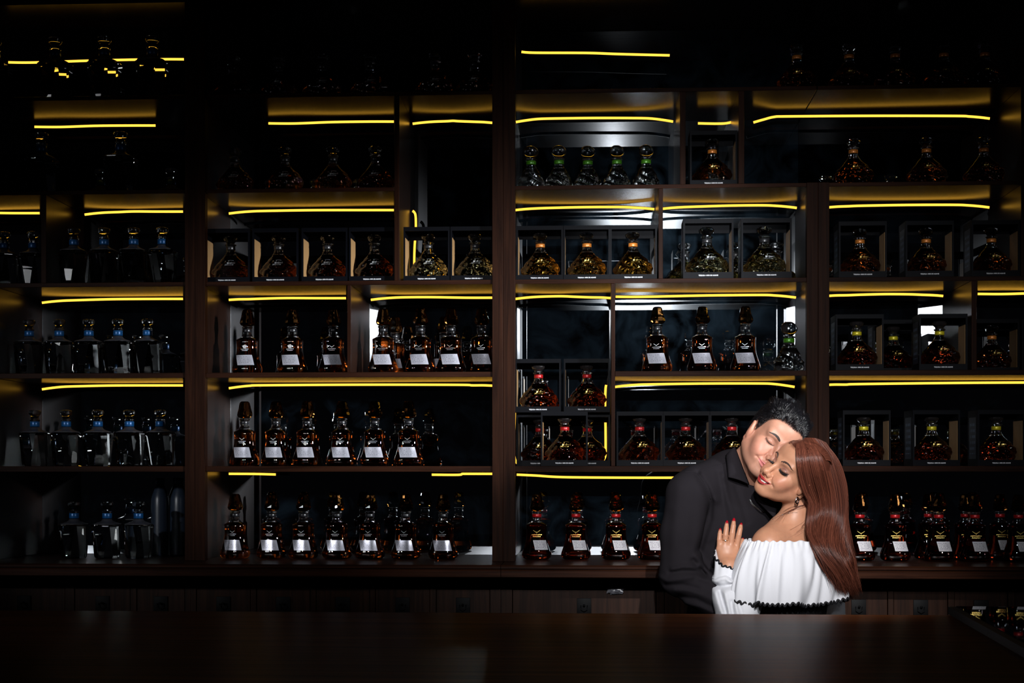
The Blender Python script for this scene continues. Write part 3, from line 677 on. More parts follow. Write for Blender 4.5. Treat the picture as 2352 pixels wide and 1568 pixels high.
# ------------------------------------------------------------------ sculpting tools: signed distance fields on a stretched grid
VIEW = math.atan((1740 - 1176) / FPX) - YAW                      # bearing of the couple seen from the lens
FWD = Vector((-math.sin(YAW), math.cos(YAW), 0)); RGT = Vector((math.cos(YAW), math.sin(YAW), 0))
def J(px, py, d=0.0):
    """joint placed from its photo position, d metres behind the couple's mid plane"""
    t = YC + d
    return np.array(Vector((0, 0, EYE)) + FWD * t + RGT * ((px - 1176) / FPX * t) + Vector((0, 0, 1)) * ((1085 - py) / FPX * t))
def spaced(lo, hi, fine, f, c):
    """grid lines from lo to hi, spacing f inside the intervals fine, growing to c outside"""
    out = [lo]
    while out[-1] < hi:
        x = out[-1]; g = min([max(a - x, x - b, 0.0) for a, b in fine] or [1e9])
        out.append(x + min(c, f + 0.35 * g))
    return np.array(out, np.float32)
class Field:
    def __init__(s, xs, ys, zs): s.g = (xs, ys, zs); s.D = np.full((len(xs), len(ys), len(zs)), 0.5, np.float32)
    def blk(s, lo, hi):
        sl = []
        for k in range(3):
            a = max(int(np.searchsorted(s.g[k], lo[k])) - 1, 0); b = min(int(np.searchsorted(s.g[k], hi[k])) + 1, len(s.g[k])); sl.append(slice(a, max(b, a)))
        return tuple(sl)
    def pts(s, sl): return np.stack(np.meshgrid(s.g[0][sl[0]], s.g[1][sl[1]], s.g[2][sl[2]], indexing='ij'), -1)
    def op(s, fn, lo, hi, k=0.01, mode='add'):
        sl = s.blk(lo, hi)
        if any(q.stop - q.start < 1 for q in sl): return
        d = fn(s.pts(sl)).astype(np.float32); D = s.D[sl]
        if mode == 'add': s.D[sl] = smin(D, d, k)
        elif mode == 'sub': s.D[sl] = -smin(-D, d, k)
        elif mode == 'disp': s.D[sl] = D + d
        elif mode == 'cut': s.D[sl] = -smin(-D, -d, k)
    def cap(s, a, b, ra, rb, k=0.015, mode='add'):
        a, b = np.asarray(a, float), np.asarray(b, float); m = max(ra, rb) + 3 * k + 0.02
        s.op(lambda p: capd(p, a, b, ra, rb), np.minimum(a, b) - m, np.maximum(a, b) + m, k, mode)
    def chain(s, ps, rs, k=0.015, mode='add'):
        for i in range(len(ps) - 1): s.cap(ps[i], ps[i + 1], rs[i], rs[i + 1], k, mode)
    def ell(s, c, r, k=0.02, R=None, mode='add'):
        c = np.asarray(c, float); r = np.asarray(r, float); m = max(r) + 3 * k + 0.02
        s.op(lambda p: elld(p, c, r, R), c - m, c + m, k, mode)
def smin(a, b, k):
    if k <= 0: return np.minimum(a, b)
    h = np.maximum(k - np.abs(a - b), 0.0) / k
    return np.minimum(a, b) - h * h * k * 0.25
def capd(p, a, b, ra, rb):
    ba = b - a; q = p - a; h = np.clip((q @ ba) / max(ba @ ba, 1e-9), 0, 1)
    return np.linalg.norm(q - h[..., None] * ba, axis=-1) - (ra + (rb - ra) * h)
def elld(p, c, r, R=None):
    q = p - c
    if R is not None: q = q @ R
    k0 = np.linalg.norm(q / r, axis=-1); k1 = np.linalg.norm(q / (r * r), axis=-1)
    return k0 * (k0 - 1.0) / np.maximum(k1, 1e-6)
def nets(F):
    """surface nets: vertices and quads of the zero level"""
    xs, ys, zs = F.g; D = F.D; S = D < 0
    n = [len(xs), len(ys), len(zs)]
    cnt = np.zeros([k - 1 for k in n], np.int8)
    acc = np.zeros([k - 1 for k in n] + [3], np.float32); ne = np.zeros([k - 1 for k in n], np.float32)
    for i in (0, 1):
        for j in (0, 1):
            for k in (0, 1): cnt += S[i:n[0] - 1 + i, j:n[1] - 1 + j, k:n[2] - 1 + k]
    act = (cnt > 0) & (cnt < 8); ci = np.argwhere(act); idx = -np.ones(act.shape, np.int64); idx[act] = np.arange(len(ci))
    V = np.zeros((len(ci), 3)); W = np.zeros(len(ci))
    G = [g.astype(float) for g in (xs, ys, zs)]
    for ax in range(3):
        o = [a for a in range(3) if a != ax]
        for u in (0, 1):
            for v in (0, 1):
                a = ci.copy(); a[:, o[0]] += u; a[:, o[1]] += v; b = a.copy(); b[:, ax] += 1
                da = D[a[:, 0], a[:, 1], a[:, 2]].astype(float); db = D[b[:, 0], b[:, 1], b[:, 2]].astype(float)
                m = (da < 0) != (db < 0); t = np.where(m, da / np.where(m, da - db, 1), 0)
                pa = np.stack([G[q][a[:, q]] for q in range(3)], 1); pb = np.stack([G[q][b[:, q]] for q in range(3)], 1)
                V += np.where(m[:, None], pa + t[:, None] * (pb - pa), 0); W += m
    V /= np.maximum(W, 1)[:, None]; Q = []
    for ax in range(3):
        o = [a for a in range(3) if a != ax]; sa = [slice(None)] * 3; sb = [slice(None)] * 3; sa[ax] = slice(0, -1); sb[ax] = slice(1, None)
        e = np.argwhere(S[tuple(sa)] != S[tuple(sb)])
        e = e[(e[:, o[0]] > 0) & (e[:, o[1]] > 0) & (e[:, o[0]] < n[o[0]] - 1) & (e[:, o[1]] < n[o[1]] - 1)]
        c = []
        for du, dv in ((-1, -1), (0, -1), (0, 0), (-1, 0)):
            q = e.copy(); q[:, o[0]] += du; q[:, o[1]] += dv; c.append(idx[q[:, 0], q[:, 1], q[:, 2]])
        c = np.stack(c, 1); fl = S[e[:, 0], e[:, 1], e[:, 2]]
        if ax == 1: fl = ~fl
        c[~fl] = c[~fl][:, ::-1]; Q.append(c)
    Q = np.concatenate(Q); Q = Q[(Q >= 0).all(1)]
    return V, Q
def keep_largest(V, Q):
    lab = np.arange(len(V))
    while True:
        m = lab[Q].min(1); new = lab.copy(); np.minimum.at(new, Q.ravel(), np.repeat(m, 4)); new = new[new]
        if (new == lab).all(): break
        lab = new
    u, c = np.unique(lab, return_counts=True); k = u[c.argmax()]; ok = lab == k
    mp = -np.ones(len(V), int); mp[ok] = np.arange(ok.sum()); return V[ok], mp[Q[ok[Q[:, 0]]]]
def np_mesh(name, V, Q, mat, parent=None, smooth=True, origin=None, relax=0):
    if relax:
        e = np.concatenate([Q[:, [0, 1]], Q[:, [1, 2]], Q[:, [2, 3]], Q[:, [3, 0]]]); e = np.concatenate([e, e[:, ::-1]])
        for _ in range(relax):
            s = np.zeros_like(V); c = np.zeros(len(V)); np.add.at(s, e[:, 0], V[e[:, 1]]); np.add.at(c, e[:, 0], 1)
            V = V * 0.5 + 0.5 * s / np.maximum(c, 1)[:, None]
    me = bpy.data.meshes.new(name); o = np.zeros(3) if origin is None else np.asarray(origin)
    me.vertices.add(len(V)); me.vertices.foreach_set('co', (V - o).astype(np.float32).ravel())
    k = Q.shape[1]; me.loops.add(Q.size); me.loops.foreach_set('vertex_index', Q.astype(np.int32).ravel())
    me.polygons.add(len(Q)); me.polygons.foreach_set('loop_start', np.arange(0, Q.size, k, dtype=np.int32))
    me.update(calc_edges=True); me.validate()
    ob = link(name, me, mat, parent, smooth); return ob
def paint(o, cols):
    a = o.data.color_attributes.new('Col', 'FLOAT_COLOR', 'POINT')
    a.data.foreach_set('color', np.concatenate([cols, np.ones((len(cols), 1))], 1).astype(np.float32).ravel())
def Rm(yaw, pitch, roll):
    a, b, c = (math.radians(q) for q in (yaw, pitch, roll))
    Rz = np.array([[math.cos(a), -math.sin(a), 0], [math.sin(a), math.cos(a), 0], [0, 0, 1]])
    Rx = np.array([[1, 0, 0], [0, math.cos(b), -math.sin(b)], [0, math.sin(b), math.cos(b)]])
    Ry = np.array([[math.cos(c), 0, math.sin(c)], [0, 1, 0], [-math.sin(c), 0, math.cos(c)]])
    v = -VIEW; Rv = np.array([[math.cos(v), -math.sin(v), 0], [math.sin(v), math.cos(v), 0], [0, 0, 1]])
    return Rv @ Ry @ Rx @ Rz
class Head:
    """head frame: x to the person's left, -y forward, z up, origin at eye level between the ears"""
    def __init__(s, F, c, R, sc): s.F, s.c, s.R, s.s = F, np.asarray(c, float), R, sc
    def w(s, p): return s.c + s.s * (s.R @ np.asarray(p, float))
    def loc(s, V): return (V - s.c) @ s.R / s.s
    def cap(s, a, b, ra, rb, k=0.01, mode='add'): s.F.cap(s.w(a), s.w(b), ra * s.s, rb * s.s, k * s.s, mode)
    def ell(s, c, r, k=0.015, mode='add', rot=None):
        R = s.R if rot is None else s.R @ rot
        s.F.ell(s.w(c), np.asarray(r) * s.s, k * s.s, R, mode)
    def bump(s, c, sg, amp):
        """gaussian swelling (amp > 0) or dent"""
        c = np.asarray(c, float); sg = np.asarray(sg, float) * np.ones(3); m = 3 * max(sg) * s.s
        f = lambda p: -amp * s.s * np.exp(-0.5 * ((((p - s.c) @ s.R / s.s) - c) ** 2 / sg ** 2).sum(-1))
        s.F.op(f, s.w(c) - m, s.w(c) + m, 0, 'disp')
    def groove(s, ps, r, amp):
        ps = [np.asarray(p, float) for p in ps]; lo = np.min([s.w(p) for p in ps], 0) - 4 * r - .012; hi = np.max([s.w(p) for p in ps], 0) + 4 * r + .012
        def f(p):
            q = (p - s.c) @ s.R / s.s; q = q * np.array((1, 0, 1.0)); z = [a * np.array((1, 0, 1.0)) for a in ps]
            d = np.min([capd(q, z[i], z[i + 1], 0, 0) for i in range(len(ps) - 1)], 0)
            return amp * s.s * np.exp(-0.5 * (d / r) ** 2)
        s.F.op(f, lo, hi, 0, 'disp')
def sculpt_head(H, female, smile):
    jw = 0.92 if female else 1.05
    H.ell((0, .018, .030), (.074, .094, .084), .01)
    H.ell((0, -.018, -.035), (.059 * (1 if female else 1.06), .066, .082), .03)
    H.ell((0, -.046, .046), (.058, .040, .042), .03)                              # forehead
    for x in (-1, 1):
        H.cap((x * .053 * jw, .006, -.055), (x * .020, -.066, -.098), .016, .014, .035)  # jaw
        H.ell((x * .043, -.052, -.028), (.022, .022, .020), .025)                  # cheekbone
        H.ell((x * .034, -.062, -.052), (.021, .020, .021), .025)                  # cheek
        H.cap((x * .044, -.068, .019), (x * .012, -.083, .014), .0065 if female else .0085, .0065, .016)
    H.ell((0, -.076, -.098), (.0205 if female else .024, .018, .017), .022)        # chin
    H.ell((0, -.074, -.068), (.032, .0215, .026), .018)                            # muzzle
    # eyes
    for x in (-1, 1):
        H.ell((x * .0315, -.094, -.002), (.0200, .0160, .0130), .012, 'sub')
        H.ell((x * .0315, -.0655, -.002), (.0165, .0150, .0135), .005)             # lids closed over the eyeball
    # nose
    H.cap((0, -.080, .010), (0, -.103, -.034), .0075, .0085, .014)
    H.ell((0, -.108, -.0405), (.0112, .0105, .0098), .010)
    for x in (-1, 1):
        H.ell((x * .0128, -.0955, -.0465), (.0085, .0105, .0078), .006)
    H.cap((0, -.103, -.050), (0, -.092, -.056), .0045, .005, .008)
    for x in (-1, 1): H.cap((x * .0066, -.105, -.0545), (x * .0072, -.096, -.0465), .0034, .0032, .003, 'sub')
    for x in (-1, 1): H.groove([(x * .021, -.088, -.040), (x * .0215, -.087, -.047), (x * .018, -.089, -.053)], .0022, .0016)
    # closed eye: lash line and lid crease
    for x in (-1, 1):
        H.groove([(p[0], -.078, p[2]) for p in eye_arc(x)], .0010, .0016)
        H.groove([(p[0], -.078, p[2]) for p in eye_arc(x, .0115)], .0012, .0012)
    # mouth
    cx, cyy, cz = .0290 + .0055 * smile, -.0840 + .0035 * smile, -.0715 + .0085 * smile
    def lip(u, z0, bow=0.0, yo=0.0):
        return (cx * u, -.0975 + yo + (cyy + .0975 - yo) * abs(u) ** 1.8, z0 + (cz - z0) * abs(u) ** 1.7 + bow * math.exp(-((abs(u) - .22) / .14) ** 2))
    U = np.linspace(-1, 1, 13); gap = .0022 if female else 0.0
    up = [lip(u, -.0685 + gap, .0012, -.0030) for u in U]; dn = [lip(u, -.0795 - gap * .9, 0, -.0018) for u in U]
    ru = [.0008 + .0027 * (1 - abs(u) ** 1.5) for u in U]; rd = [.0007 + .0040 * (1 - abs(u) ** 1.6) for u in U]
    for i in range(12): H.cap(up[i], up[i + 1], ru[i], ru[i + 1], .0035); H.cap(dn[i], dn[i + 1], rd[i], rd[i + 1], .0035)
    mid = [lip(u, -.0738, 0, .0) for u in U]
    if female:
        for i in range(12):
            a = max(0.0, 1 - abs(U[i]) ** 3) * .0030 + .0005; b2 = max(0.0, 1 - abs(U[i + 1]) ** 3) * .0030 + .0005
            H.cap((mid[i][0], mid[i][1] - .002, mid[i][2]), (mid[i + 1][0], mid[i + 1][1] - .002, mid[i + 1][2]), a, b2, .001, 'sub')
            H.cap((mid[i][0] * .96, mid[i][1] + .006, mid[i][2]), (mid[i + 1][0] * .96, mid[i + 1][1] + .006, mid[i + 1][2]), a * 1.2, b2 * 1.2, .001, 'sub')
    else: H.groove([(p[0] * 1.06, p[1] - .002, p[2]) for p in mid], .0012, .0030)
    for x in (-1, 1):                                                              # smile folds and corners
        H.groove([(x * .0195, -.090, -.046), (x * .028, -.085, -.054), (x * (.0370 + .004 * smile), -.078, -.064)], .0035, .0022 * (0.6 + 0.8 * smile))
        H.bump((x * .036, -.070, -.046), (.013, .014, .011), .0050 * smile)
        H.bump((x * (cx + .004), cyy + .002, cz), (.0045,) * 3, -.0012)
    H.bump((0, -.094, -.0885), (.012, .010, .0045), -.0022)                         # under the lower lip
    H.groove([(0, -.102, -.056), (0, -.100, -.064)], .0022, .0011)                   # philtrum
    # ears
    for x in (-1, 1):
        t = math.radians(14); Rz = np.array([[math.cos(x * .30), -math.sin(x * .30), 0], [math.sin(x * .30), math.cos(x * .30), 0], [0, 0, 1]])
        Rx = np.array([[1, 0, 0], [0, math.cos(t), -math.sin(t)], [0, math.sin(t), math.cos(t)]]); R = Rz @ Rx
        e = lambda a, b, c: np.array((x * .0705, .009, -.018)) + R @ np.array((x * a, b, c))
        H.ell(e(.0035, .004, .0), (.0055, .0165, .0285), .006, 'add', R)
        hl = [e(.006 + .003 * math.sin(q), .0035 - .0175 * math.cos(q + .25), .003 + .0275 * math.sin(q + .25)) for q in np.linspace(-.5, 3.9, 22)]
        for i in range(21): H.cap(hl[i], hl[i + 1], .0034, .0034, .006)
        H.ell(e(.004, .004, -.0275), (.0055, .009, .0085), .006, 'add', R)
        H.ell(e(.0150, .001, -.003), (.0085, .0080, .0140), .004, 'sub', R)
        H.cap(e(.0105, .010, .016), e(.0105, .008, -.012), .0028, .0026, .003, 'sub')
        H.ell(e(.002, -.014, -.002), (.0070, .0060, .016), .010, 'add', R)
    H.lips = dict(up=[np.array(p) for p in up], dn=[np.array(p) for p in dn], ru=ru, rd=rd, mid=[np.array(p) for p in mid], lip=lip)
def lip_mask(H, L):
    d = np.full(len(L), 1.0); m = (np.abs(L[:, 0]) < .05) & (L[:, 1] < -.07) & (np.abs(L[:, 2] + .073) < .03); q = L[m] * np.array((1, 0, 1.0)); b = np.full(len(q), 1.0)
    for S, r, g in (('up', 'ru', 1.25), ('dn', 'rd', 1.22)):
        P_, R_ = [p * np.array((1, 0, 1.0)) for p in H.lips[S]], H.lips[r]
        for i in range(12): b = np.minimum(b, capd(q, P_[i], P_[i + 1], R_[i] * g, R_[i + 1] * g))
    d[m] = b; return np.clip(.5 - d / .0007, 0, 1) * (np.abs(L[:, 0]) < H.lips['mid'][-1][0] * .95)
def eye_arc(x, lid=0.0):
    return [(x * (.0315 + .0160 * u), 0, -.0050 - .0035 * (1 - u * u) + .0020 * u + lid * (1 - u * u)) for u in np.linspace(-1, 1, 11)]
def stroke(L, ps, r):
    """soft line drawn on the face, measured in the face plane"""
    q = L * np.array((1, 0, 1.0)); z = [np.asarray(p, float) * np.array((1, 0, 1.0)) for p in ps]
    d = np.min([capd(q, z[i], z[i + 1], 0, 0) for i in range(len(z) - 1)], 0)
    return np.exp(-0.5 * (d / r) ** 2) * (L[:, 1] < -.05)
def blob(L, c, sg): return np.exp(-0.5 * (((L - np.asarray(c)) / np.asarray(sg)) ** 2).sum(1))
def mixc(A, c, m): return A * (1 - m[:, None]) + np.asarray(c)[None, :] * m[:, None]
def skin_mat(name, sss, rough):
    m, nt, b = nmat(name); L = nt.links
    a = node(nt, 'ShaderNodeAttribute', attribute_name='Col'); tc = node(nt, 'ShaderNodeTexCoord')
    n = node(nt, 'ShaderNodeTexNoise', i_Scale=420.0, i_Detail=3.0); L.new(tc.outputs['Object'], n.inputs['Vector'])
    n2 = node(nt, 'ShaderNodeTexNoise', i_Scale=60.0, i_Detail=4.0); L.new(tc.outputs['Object'], n2.inputs['Vector'])
    r = ramp(nt, [(0.3, (0.90, 0.88, 0.88)), (0.7, (1.0, 1.0, 1.0))]); L.new(n2.outputs['Fac'], r.inputs['Fac'])
    mx = node(nt, 'ShaderNodeMix', data_type='RGBA', blend_type='MULTIPLY'); mx.inputs['Factor'].default_value = 1.0
    L.new(a.outputs['Color'], mx.inputs['A']); L.new(r.outputs['Color'], mx.inputs['B']); L.new(mx.outputs['Result'], b.inputs['Base Color'])
    bp = node(nt, 'ShaderNodeBump', i_Strength=0.12, i_Distance=0.0006); L.new(n.outputs['Fac'], bp.inputs['Height']); L.new(bp.outputs['Normal'], b.inputs['Normal'])
    b.inputs['Roughness'].default_value = rough; b.inputs['Specular IOR Level'].default_value = 0.32
    b.inputs['Subsurface Weight'].default_value = sss; b.inputs['Subsurface Radius'].default_value = (1.0, 0.35, 0.2); b.inputs['Subsurface Scale'].default_value = 0.006
    return m
# ------------------------------------------------------------------ the couple: bodies
def frame_from(a, b):
    """columns: along a->b (level), facing, up"""
    e = np.array([b[0] - a[0], b[1] - a[1], 0.0]); e /= np.linalg.norm(e); return np.stack([e, np.array([-e[1], e[0], 0]), np.array([0, 0, 1.0])], 1)
MH_C, MH_R, MH_S = J(1774, 1010, 0.0), Rm(22, 4.6, 38.3), 1.0
WH_C, WH_R, WH_S = J(1823, 1085.5, -0.085), Rm(-44, 9.8, 39), 0.945
mRS, mLS = J(1580, 1132, -0.03), J(1796, 1112, 0.27)              # his shoulder joints
mRE, mRW = J(1562, 1322, -0.06), J(1690, 1412, -0.085)            # right elbow, wrist
mLE, mLW = J(1880, 1300, 0.34), J(1905, 1425, 0.16)
mN0, mN1 = J(1688, 1118, 0.11), J(1752, 1040, 0.035)              # neck base, skull base
mC = J(1684, 1215, 0.13); mH = J(1672, 1460, 0.13)
wLS, wRS = J(1766, 1249, -0.122), J(1896, 1262, 0.03)             # her shoulders
wLE, wLW = J(1688, 1440, -0.170), J(1674, 1300, -0.105)
wRE, wRW = J(1905, 1440, 0.16), J(1800, 1420, 0.30)
wN0, wN1 = J(1815, 1225, -0.05), J(1842, 1130, -0.055)
wC = J(1818, 1335, -0.045); wH = J(1812, 1560, -0.02)
def man_body():
    hx, hy, hz = MH_C
    F = Field(spaced(mRS[0] - .25, mLS[0] + .25, [(hx - .11, hx + .11)], .0019, .011), spaced(hy - .42, hy + .55, [(hy - .125, hy + .09)], .0019, .011),
              spaced(-.01, hz + .14, [(hz - .14, hz + .13)], .0019, .016))
    T = frame_from(mRS, mLS)
    F.ell(mC, (.165, .105, .24), .03, T); F.ell(mH, (.15, .105, .20), .08, T)
    F.cap(mRS, mLS, .058, .058, .05); F.ell(mC + T @ np.array((0, -.06, .04)), (.12, .06, .10), .05, T)
    F.chain([mRS, mRE, mRW], [.050, .042, .030], .03); F.chain([mLS, mLE, mLW], [.050, .042, .030], .03)
    for W, E in ((mRW, mRE), (mLW, mLE)):                          # hands flat on her waist
        d = (W - E) / np.linalg.norm(W - E); up = np.array((0, 0, 1.0)); sd = np.cross(d, up); n = np.cross(sd, d)
        F.cap(W, W + d * .07, .026, .024, .02)
        for k in range(4):
            o = n * (.030 - .020 * k); F.chain([W + d * .075 + o, W + d * .115 + o * 1.1, W + d * (.15 - .008 * abs(k - 1)) + o * 1.1], [.0095, .009, .0075], .006)
        F.chain([W + d * .02 + n * .03, W + d * .06 + n * .06, W + d * .085 + n * .065], [.011, .010, .0085], .008)
    hl, hr = mH + T @ np.array((.085, 0, -.10)), mH + T @ np.array((-.085, 0, -.10))
    for h in (hl, hr):
        kn = np.array((h[0], h[1] - .01, .50)); an = np.array((h[0], h[1] + .02, .09)); F.chain([h, kn, an], [.080, .055, .038], .04); F.cap(an + np.array((0, 0, -.045)), an + T @ np.array((0, -.15, -.058)), .036, .030, .03)
    F.cap(mN0, mN1, .062, .056, .03); F.cap(J(1690, 1085, .09), J(1745, 1035, .05), .052, .052, .02)
    H = Head(F, MH_C, MH_R, MH_S); sculpt_head(H, False, 0.75)
    V, Q = nets(F); V, Q = keep_largest(V, Q)
    return V, Q, H, T
def woman_body():
    hx, hy, hz = WH_C
    F = Field(spaced(wLS[0] - .22, wRS[0] + .25, [(J(1640, 1240)[0], hx + .085)], .0019, .011), spaced(hy - .30, hy + .50, [(hy - .115, hy + .095)], .0019, .011),
              spaced(-.01, hz + .13, [(J(1640, 1318)[2], hz + .115)], .0019, .016))
    T = frame_from(wLS, wRS)                                       # her left to right; column 1 points to the front
    F.ell(wC, (.145, .088, .19), .03, T); F.ell(wC + T @ np.array((0, 0, -.20)), (.115, .082, .16), .06, T); F.ell(wH, (.155, .105, .15), .08, T)
    F.cap(wLS, wRS, .040, .043, .05); F.cap(J(1790, 1212, -.06), wLS, .030, .038, .05); F.cap(J(1840, 1215, -.03), wRS, .030, .040, .05)
    for x in (-1, 1): F.ell(wC + T @ np.array((x * .068, .075, -.01)), (.055, .052, .055), .03, T)
    F.chain([wLS, wLE, wLW], [.039, .033, .0245], .025); F.chain([wRS, wRE, wRW], [.043, .034, .0245], .025)
    h1, h2 = wH + T @ np.array((.08, 0, -.06)), wH + T @ np.array((-.08, 0, -.06))
    for h in (h1, h2):
        kn = np.array((h[0], h[1], .46)); an = np.array((h[0], h[1], .10)); F.chain([h, kn, an], [.082, .050, .033], .04); F.cap(an + np.array((0, 0, -.05)), an + T @ np.array((0, .14, -.072)), .032, .024, .03)
    F.cap(wN0, wN1, .050, .046, .035)
    # left hand on his chest, back of the hand to us
    hd = lambda px, py, d=0.0: J(px, py, -.088 + d)
    mcp = [hd(1652.5, 1260, .004), hd(1664.5, 1255, .0), hd(1677.5, 1256, .0), hd(1690.5, 1259, .004)]
    pip = [hd(1652.5, 1239, .001), hd(1666.5, 1229, -.003), hd(1682, 1224, -.003), hd(1697, 1228, .0)]
    dip = [hd(1653.5, 1226, .003), hd(1668.3, 1213, .0), hd(1684.3, 1208, .0), hd(1700, 1214.5, .003)]
    tip = [hd(1654, 1217.5, .006), hd(1669.3, 1201, .004), hd(1685.4, 1195.5, .004), hd(1701.8, 1205.8, .007)]
    r = [(.0078, .0072, .0064, .0054), (.0086, .0080, .0070, .0058), (.0089, .0082, .0072, .0059), (.0087, .0080, .0070, .0058)]
    wr = hd(1674, 1296, -.008)
    for k in range(4):
        F.chain([wr + (mcp[k] - mcp[1]) * .45, mcp[k]], [.0135, .0105], .014)
        F.chain([mcp[k], pip[k], dip[k], tip[k]], [r[k][0] + .0012, r[k][0] + .0003, r[k][1], r[k][3]], .0010)
        F.ell(mcp[k] + np.array((0, -.0045, 0)), (.0075, .0050, .0085), .008)
    F.ell(hd(1672, 1276, .004), (.028, .0125, .030), .016); F.cap(wr, wLW, .0215, .0225, .02)
    th = [hd(1682, 1286, .010), hd(1697, 1266, .020), hd(1703.5, 1250, .026), hd(1705.5, 1240, .030)]
    F.chain(th, [.0130, .0105, .0088, .0066], .008)
    H = Head(F, WH_C, WH_R, WH_S); sculpt_head(H, True, 1.0)
    V, Q = nets(F); V, Q = keep_largest(V, Q)
    return V, Q, H, T, dict(mcp=mcp, pip=pip, dip=dip, tip=tip, r=r, th=th, wr=wr)
SKIN_M = skin_mat('his_skin', 0.12, 0.46); SKIN_W = skin_mat('her_skin', 0.12, 0.42)
man = thing('person', 'man in a black shirt with eyes closed, leaning his cheek on the woman', 'person', (mH[0], mH[1], 0), 'embracing couple')
woman = thing('person', 'woman in a white off-shoulder blouse with long auburn hair, hand on the man\'s chest', 'person', (wH[0], wH[1], 0), 'embracing couple')
MO, WO = np.array(man.location), np.array(woman.location)
mV, mQ, mHd, mT = man_body()
mb = np_mesh('body', mV, mQ, SKIN_M, man, True, MO)
Lm = mHd.loc(mV); n = len(mV)
col = np.tile(np.array((0.455, 0.222, 0.148)), (n, 1))
near = (np.linalg.norm(Lm, axis=1) < .2)
for x in (-1, 1):
    col = mixc(col, (0.55, 0.205, 0.15), .55 * near * blob(Lm, (x * .042, -.065, -.040), (.022, .03, .018)))
    col = mixc(col, (0.55, 0.20, 0.14), .45 * near * blob(Lm, (x * .08, .015, -.018), (.012, .02, .03)))
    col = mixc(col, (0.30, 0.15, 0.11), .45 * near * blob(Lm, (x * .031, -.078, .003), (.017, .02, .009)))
    col = mixc(col, (0.035, 0.02, 0.018), .92 * near * stroke(Lm, eye_arc(x), .0009))
    col = mixc(col, (0.28, 0.13, 0.10), .5 * near * stroke(Lm, eye_arc(x, .0115), .0009))
col = mixc(col, (0.40, 0.23, 0.17), .35 * near * blob(Lm, (0, -.085, -.10), (.04, .04, .022)))
col = mixc(col, (0.52, 0.16, 0.16), .85 * lip_mask(mHd, Lm) * near)
for c in ((-.055, -.055, -.038), (-.050, -.052, -.075), (-.036, -.072, -.030)): col = mixc(col, (0.12, 0.06, 0.05), near * blob(Lm, c, (.0011, .006, .0011)))
paint(mb, col)
wV, wQ, wHd, wT, hand = woman_body()
wb = np_mesh('body', wV, wQ, SKIN_W, woman, True, WO)
Lw = wHd.loc(wV); n = len(wV); near = (np.linalg.norm(Lw, axis=1) < .2)
col = np.tile(np.array((0.47, 0.228, 0.136)), (n, 1))
for x in (-1, 1):
    col = mixc(col, (0.46, 0.155, 0.10), .60 * near * blob(Lw, (x * .046, -.055, -.040), (.020, .03, .014)))
    col = mixc(col, (0.20, 0.085, 0.075), .72 * near * blob(Lw, (x * .034, -.080, .003), (.014, .02, .0065)))
    col = mixc(col, (0.012, 0.008, 0.010), .97 * near * stroke(Lw, eye_arc(x), .0013))
    col = mixc(col, (0.16, 0.07, 0.065), .6 * near * stroke(Lw, eye_arc(x, .0115), .0011))
    col = mixc(col, (0.33, 0.16, 0.10), .35 * near * blob(Lw, (x * .056, -.03, -.058), (.012, .03, .014)))
col = mixc(col, (0.34, 0.022, 0.028), .95 * lip_mask(wHd, Lw) * near)
mid_z = np.interp(np.abs(Lw[:, 0]), [p[0] for p in wHd.lips['mid'][6:]], [p[2] for p in wHd.lips['mid'][6:]])
inside = near & (np.abs(Lw[:, 0]) < .028) & (Lw[:, 1] > -.0930) & (Lw[:, 1] < -.06) & (np.abs(Lw[:, 2] - mid_z) < .0042)
col = mixc(col, (0.10, 0.015, 0.015), inside * 1.0)
for c in ((.050, -.045, -.068), (.041, -.066, -.020)): col = mixc(col, (0.12, 0.05, 0.04), near * blob(Lw, c, (.0011, .006, .0011)))
paint(wb, col)
# ------------------------------------------------------------------ surfaces to dress
def bvh_of(V, Q): return BVHTree.FromPolygons([tuple(v) for v in V], [tuple(q) for q in Q])
mT_, wT_ = bvh_of(mV, mQ), bvh_of(wV, wQ)
def ray(t, o, d):
    h = t.ray_cast(Vector(o), Vector(d).normalized()); return None if h[0] is None else (np.array(h[0]), np.array(h[1]))
def face_pt(H, t, x, z, off=0.0):
    h = ray(t, H.w((x, -.25, z)), H.R @ np.array((0, 1.0, 0)))
    return None if h is None else h[0] + off * h[1]
def strands(name, paths, radii, mat, parent, origin, sides=3):
    """many tapering hairs in one mesh; paths (N,K,3)"""
    Pn = np.asarray(paths, float); N, K, _ = Pn.shape
    T = np.gradient(Pn, axis=1); T /= np.maximum(np.linalg.norm(T, axis=2, keepdims=True), 1e-9)
    ref = np.tile(np.array((0.31, -0.9, 0.3)), (N, 1, 1)); A = np.cross(T, np.broadcast_to(ref, T.shape)); A /= np.maximum(np.linalg.norm(A, axis=2, keepdims=True), 1e-9); B = np.cross(T, A)
    R = np.asarray(radii, float); R = np.broadcast_to(R if R.ndim == 2 else R[None, :], (N, K))
    V = np.stack([Pn + R[..., None] * (math.cos(2 * PI * k / sides) * A + math.sin(2 * PI * k / sides) * B) for k in range(sides)], 2)   # N,K,s,3
    idx = np.arange(N * K * sides).reshape(N, K, sides); nx = np.roll(idx, -1, 2)
    Q = np.stack([idx[:, :-1], nx[:, :-1], nx[:, 1:], idx[:, 1:]], -1).reshape(-1, 4)
    o = np_mesh(name, V.reshape(-1, 3), Q, mat, parent, True, origin)
    c = np.repeat(np.random.default_rng(3).uniform(0, 1, N), K * sides); paint(o, np.stack([c, c, c], 1)); return o
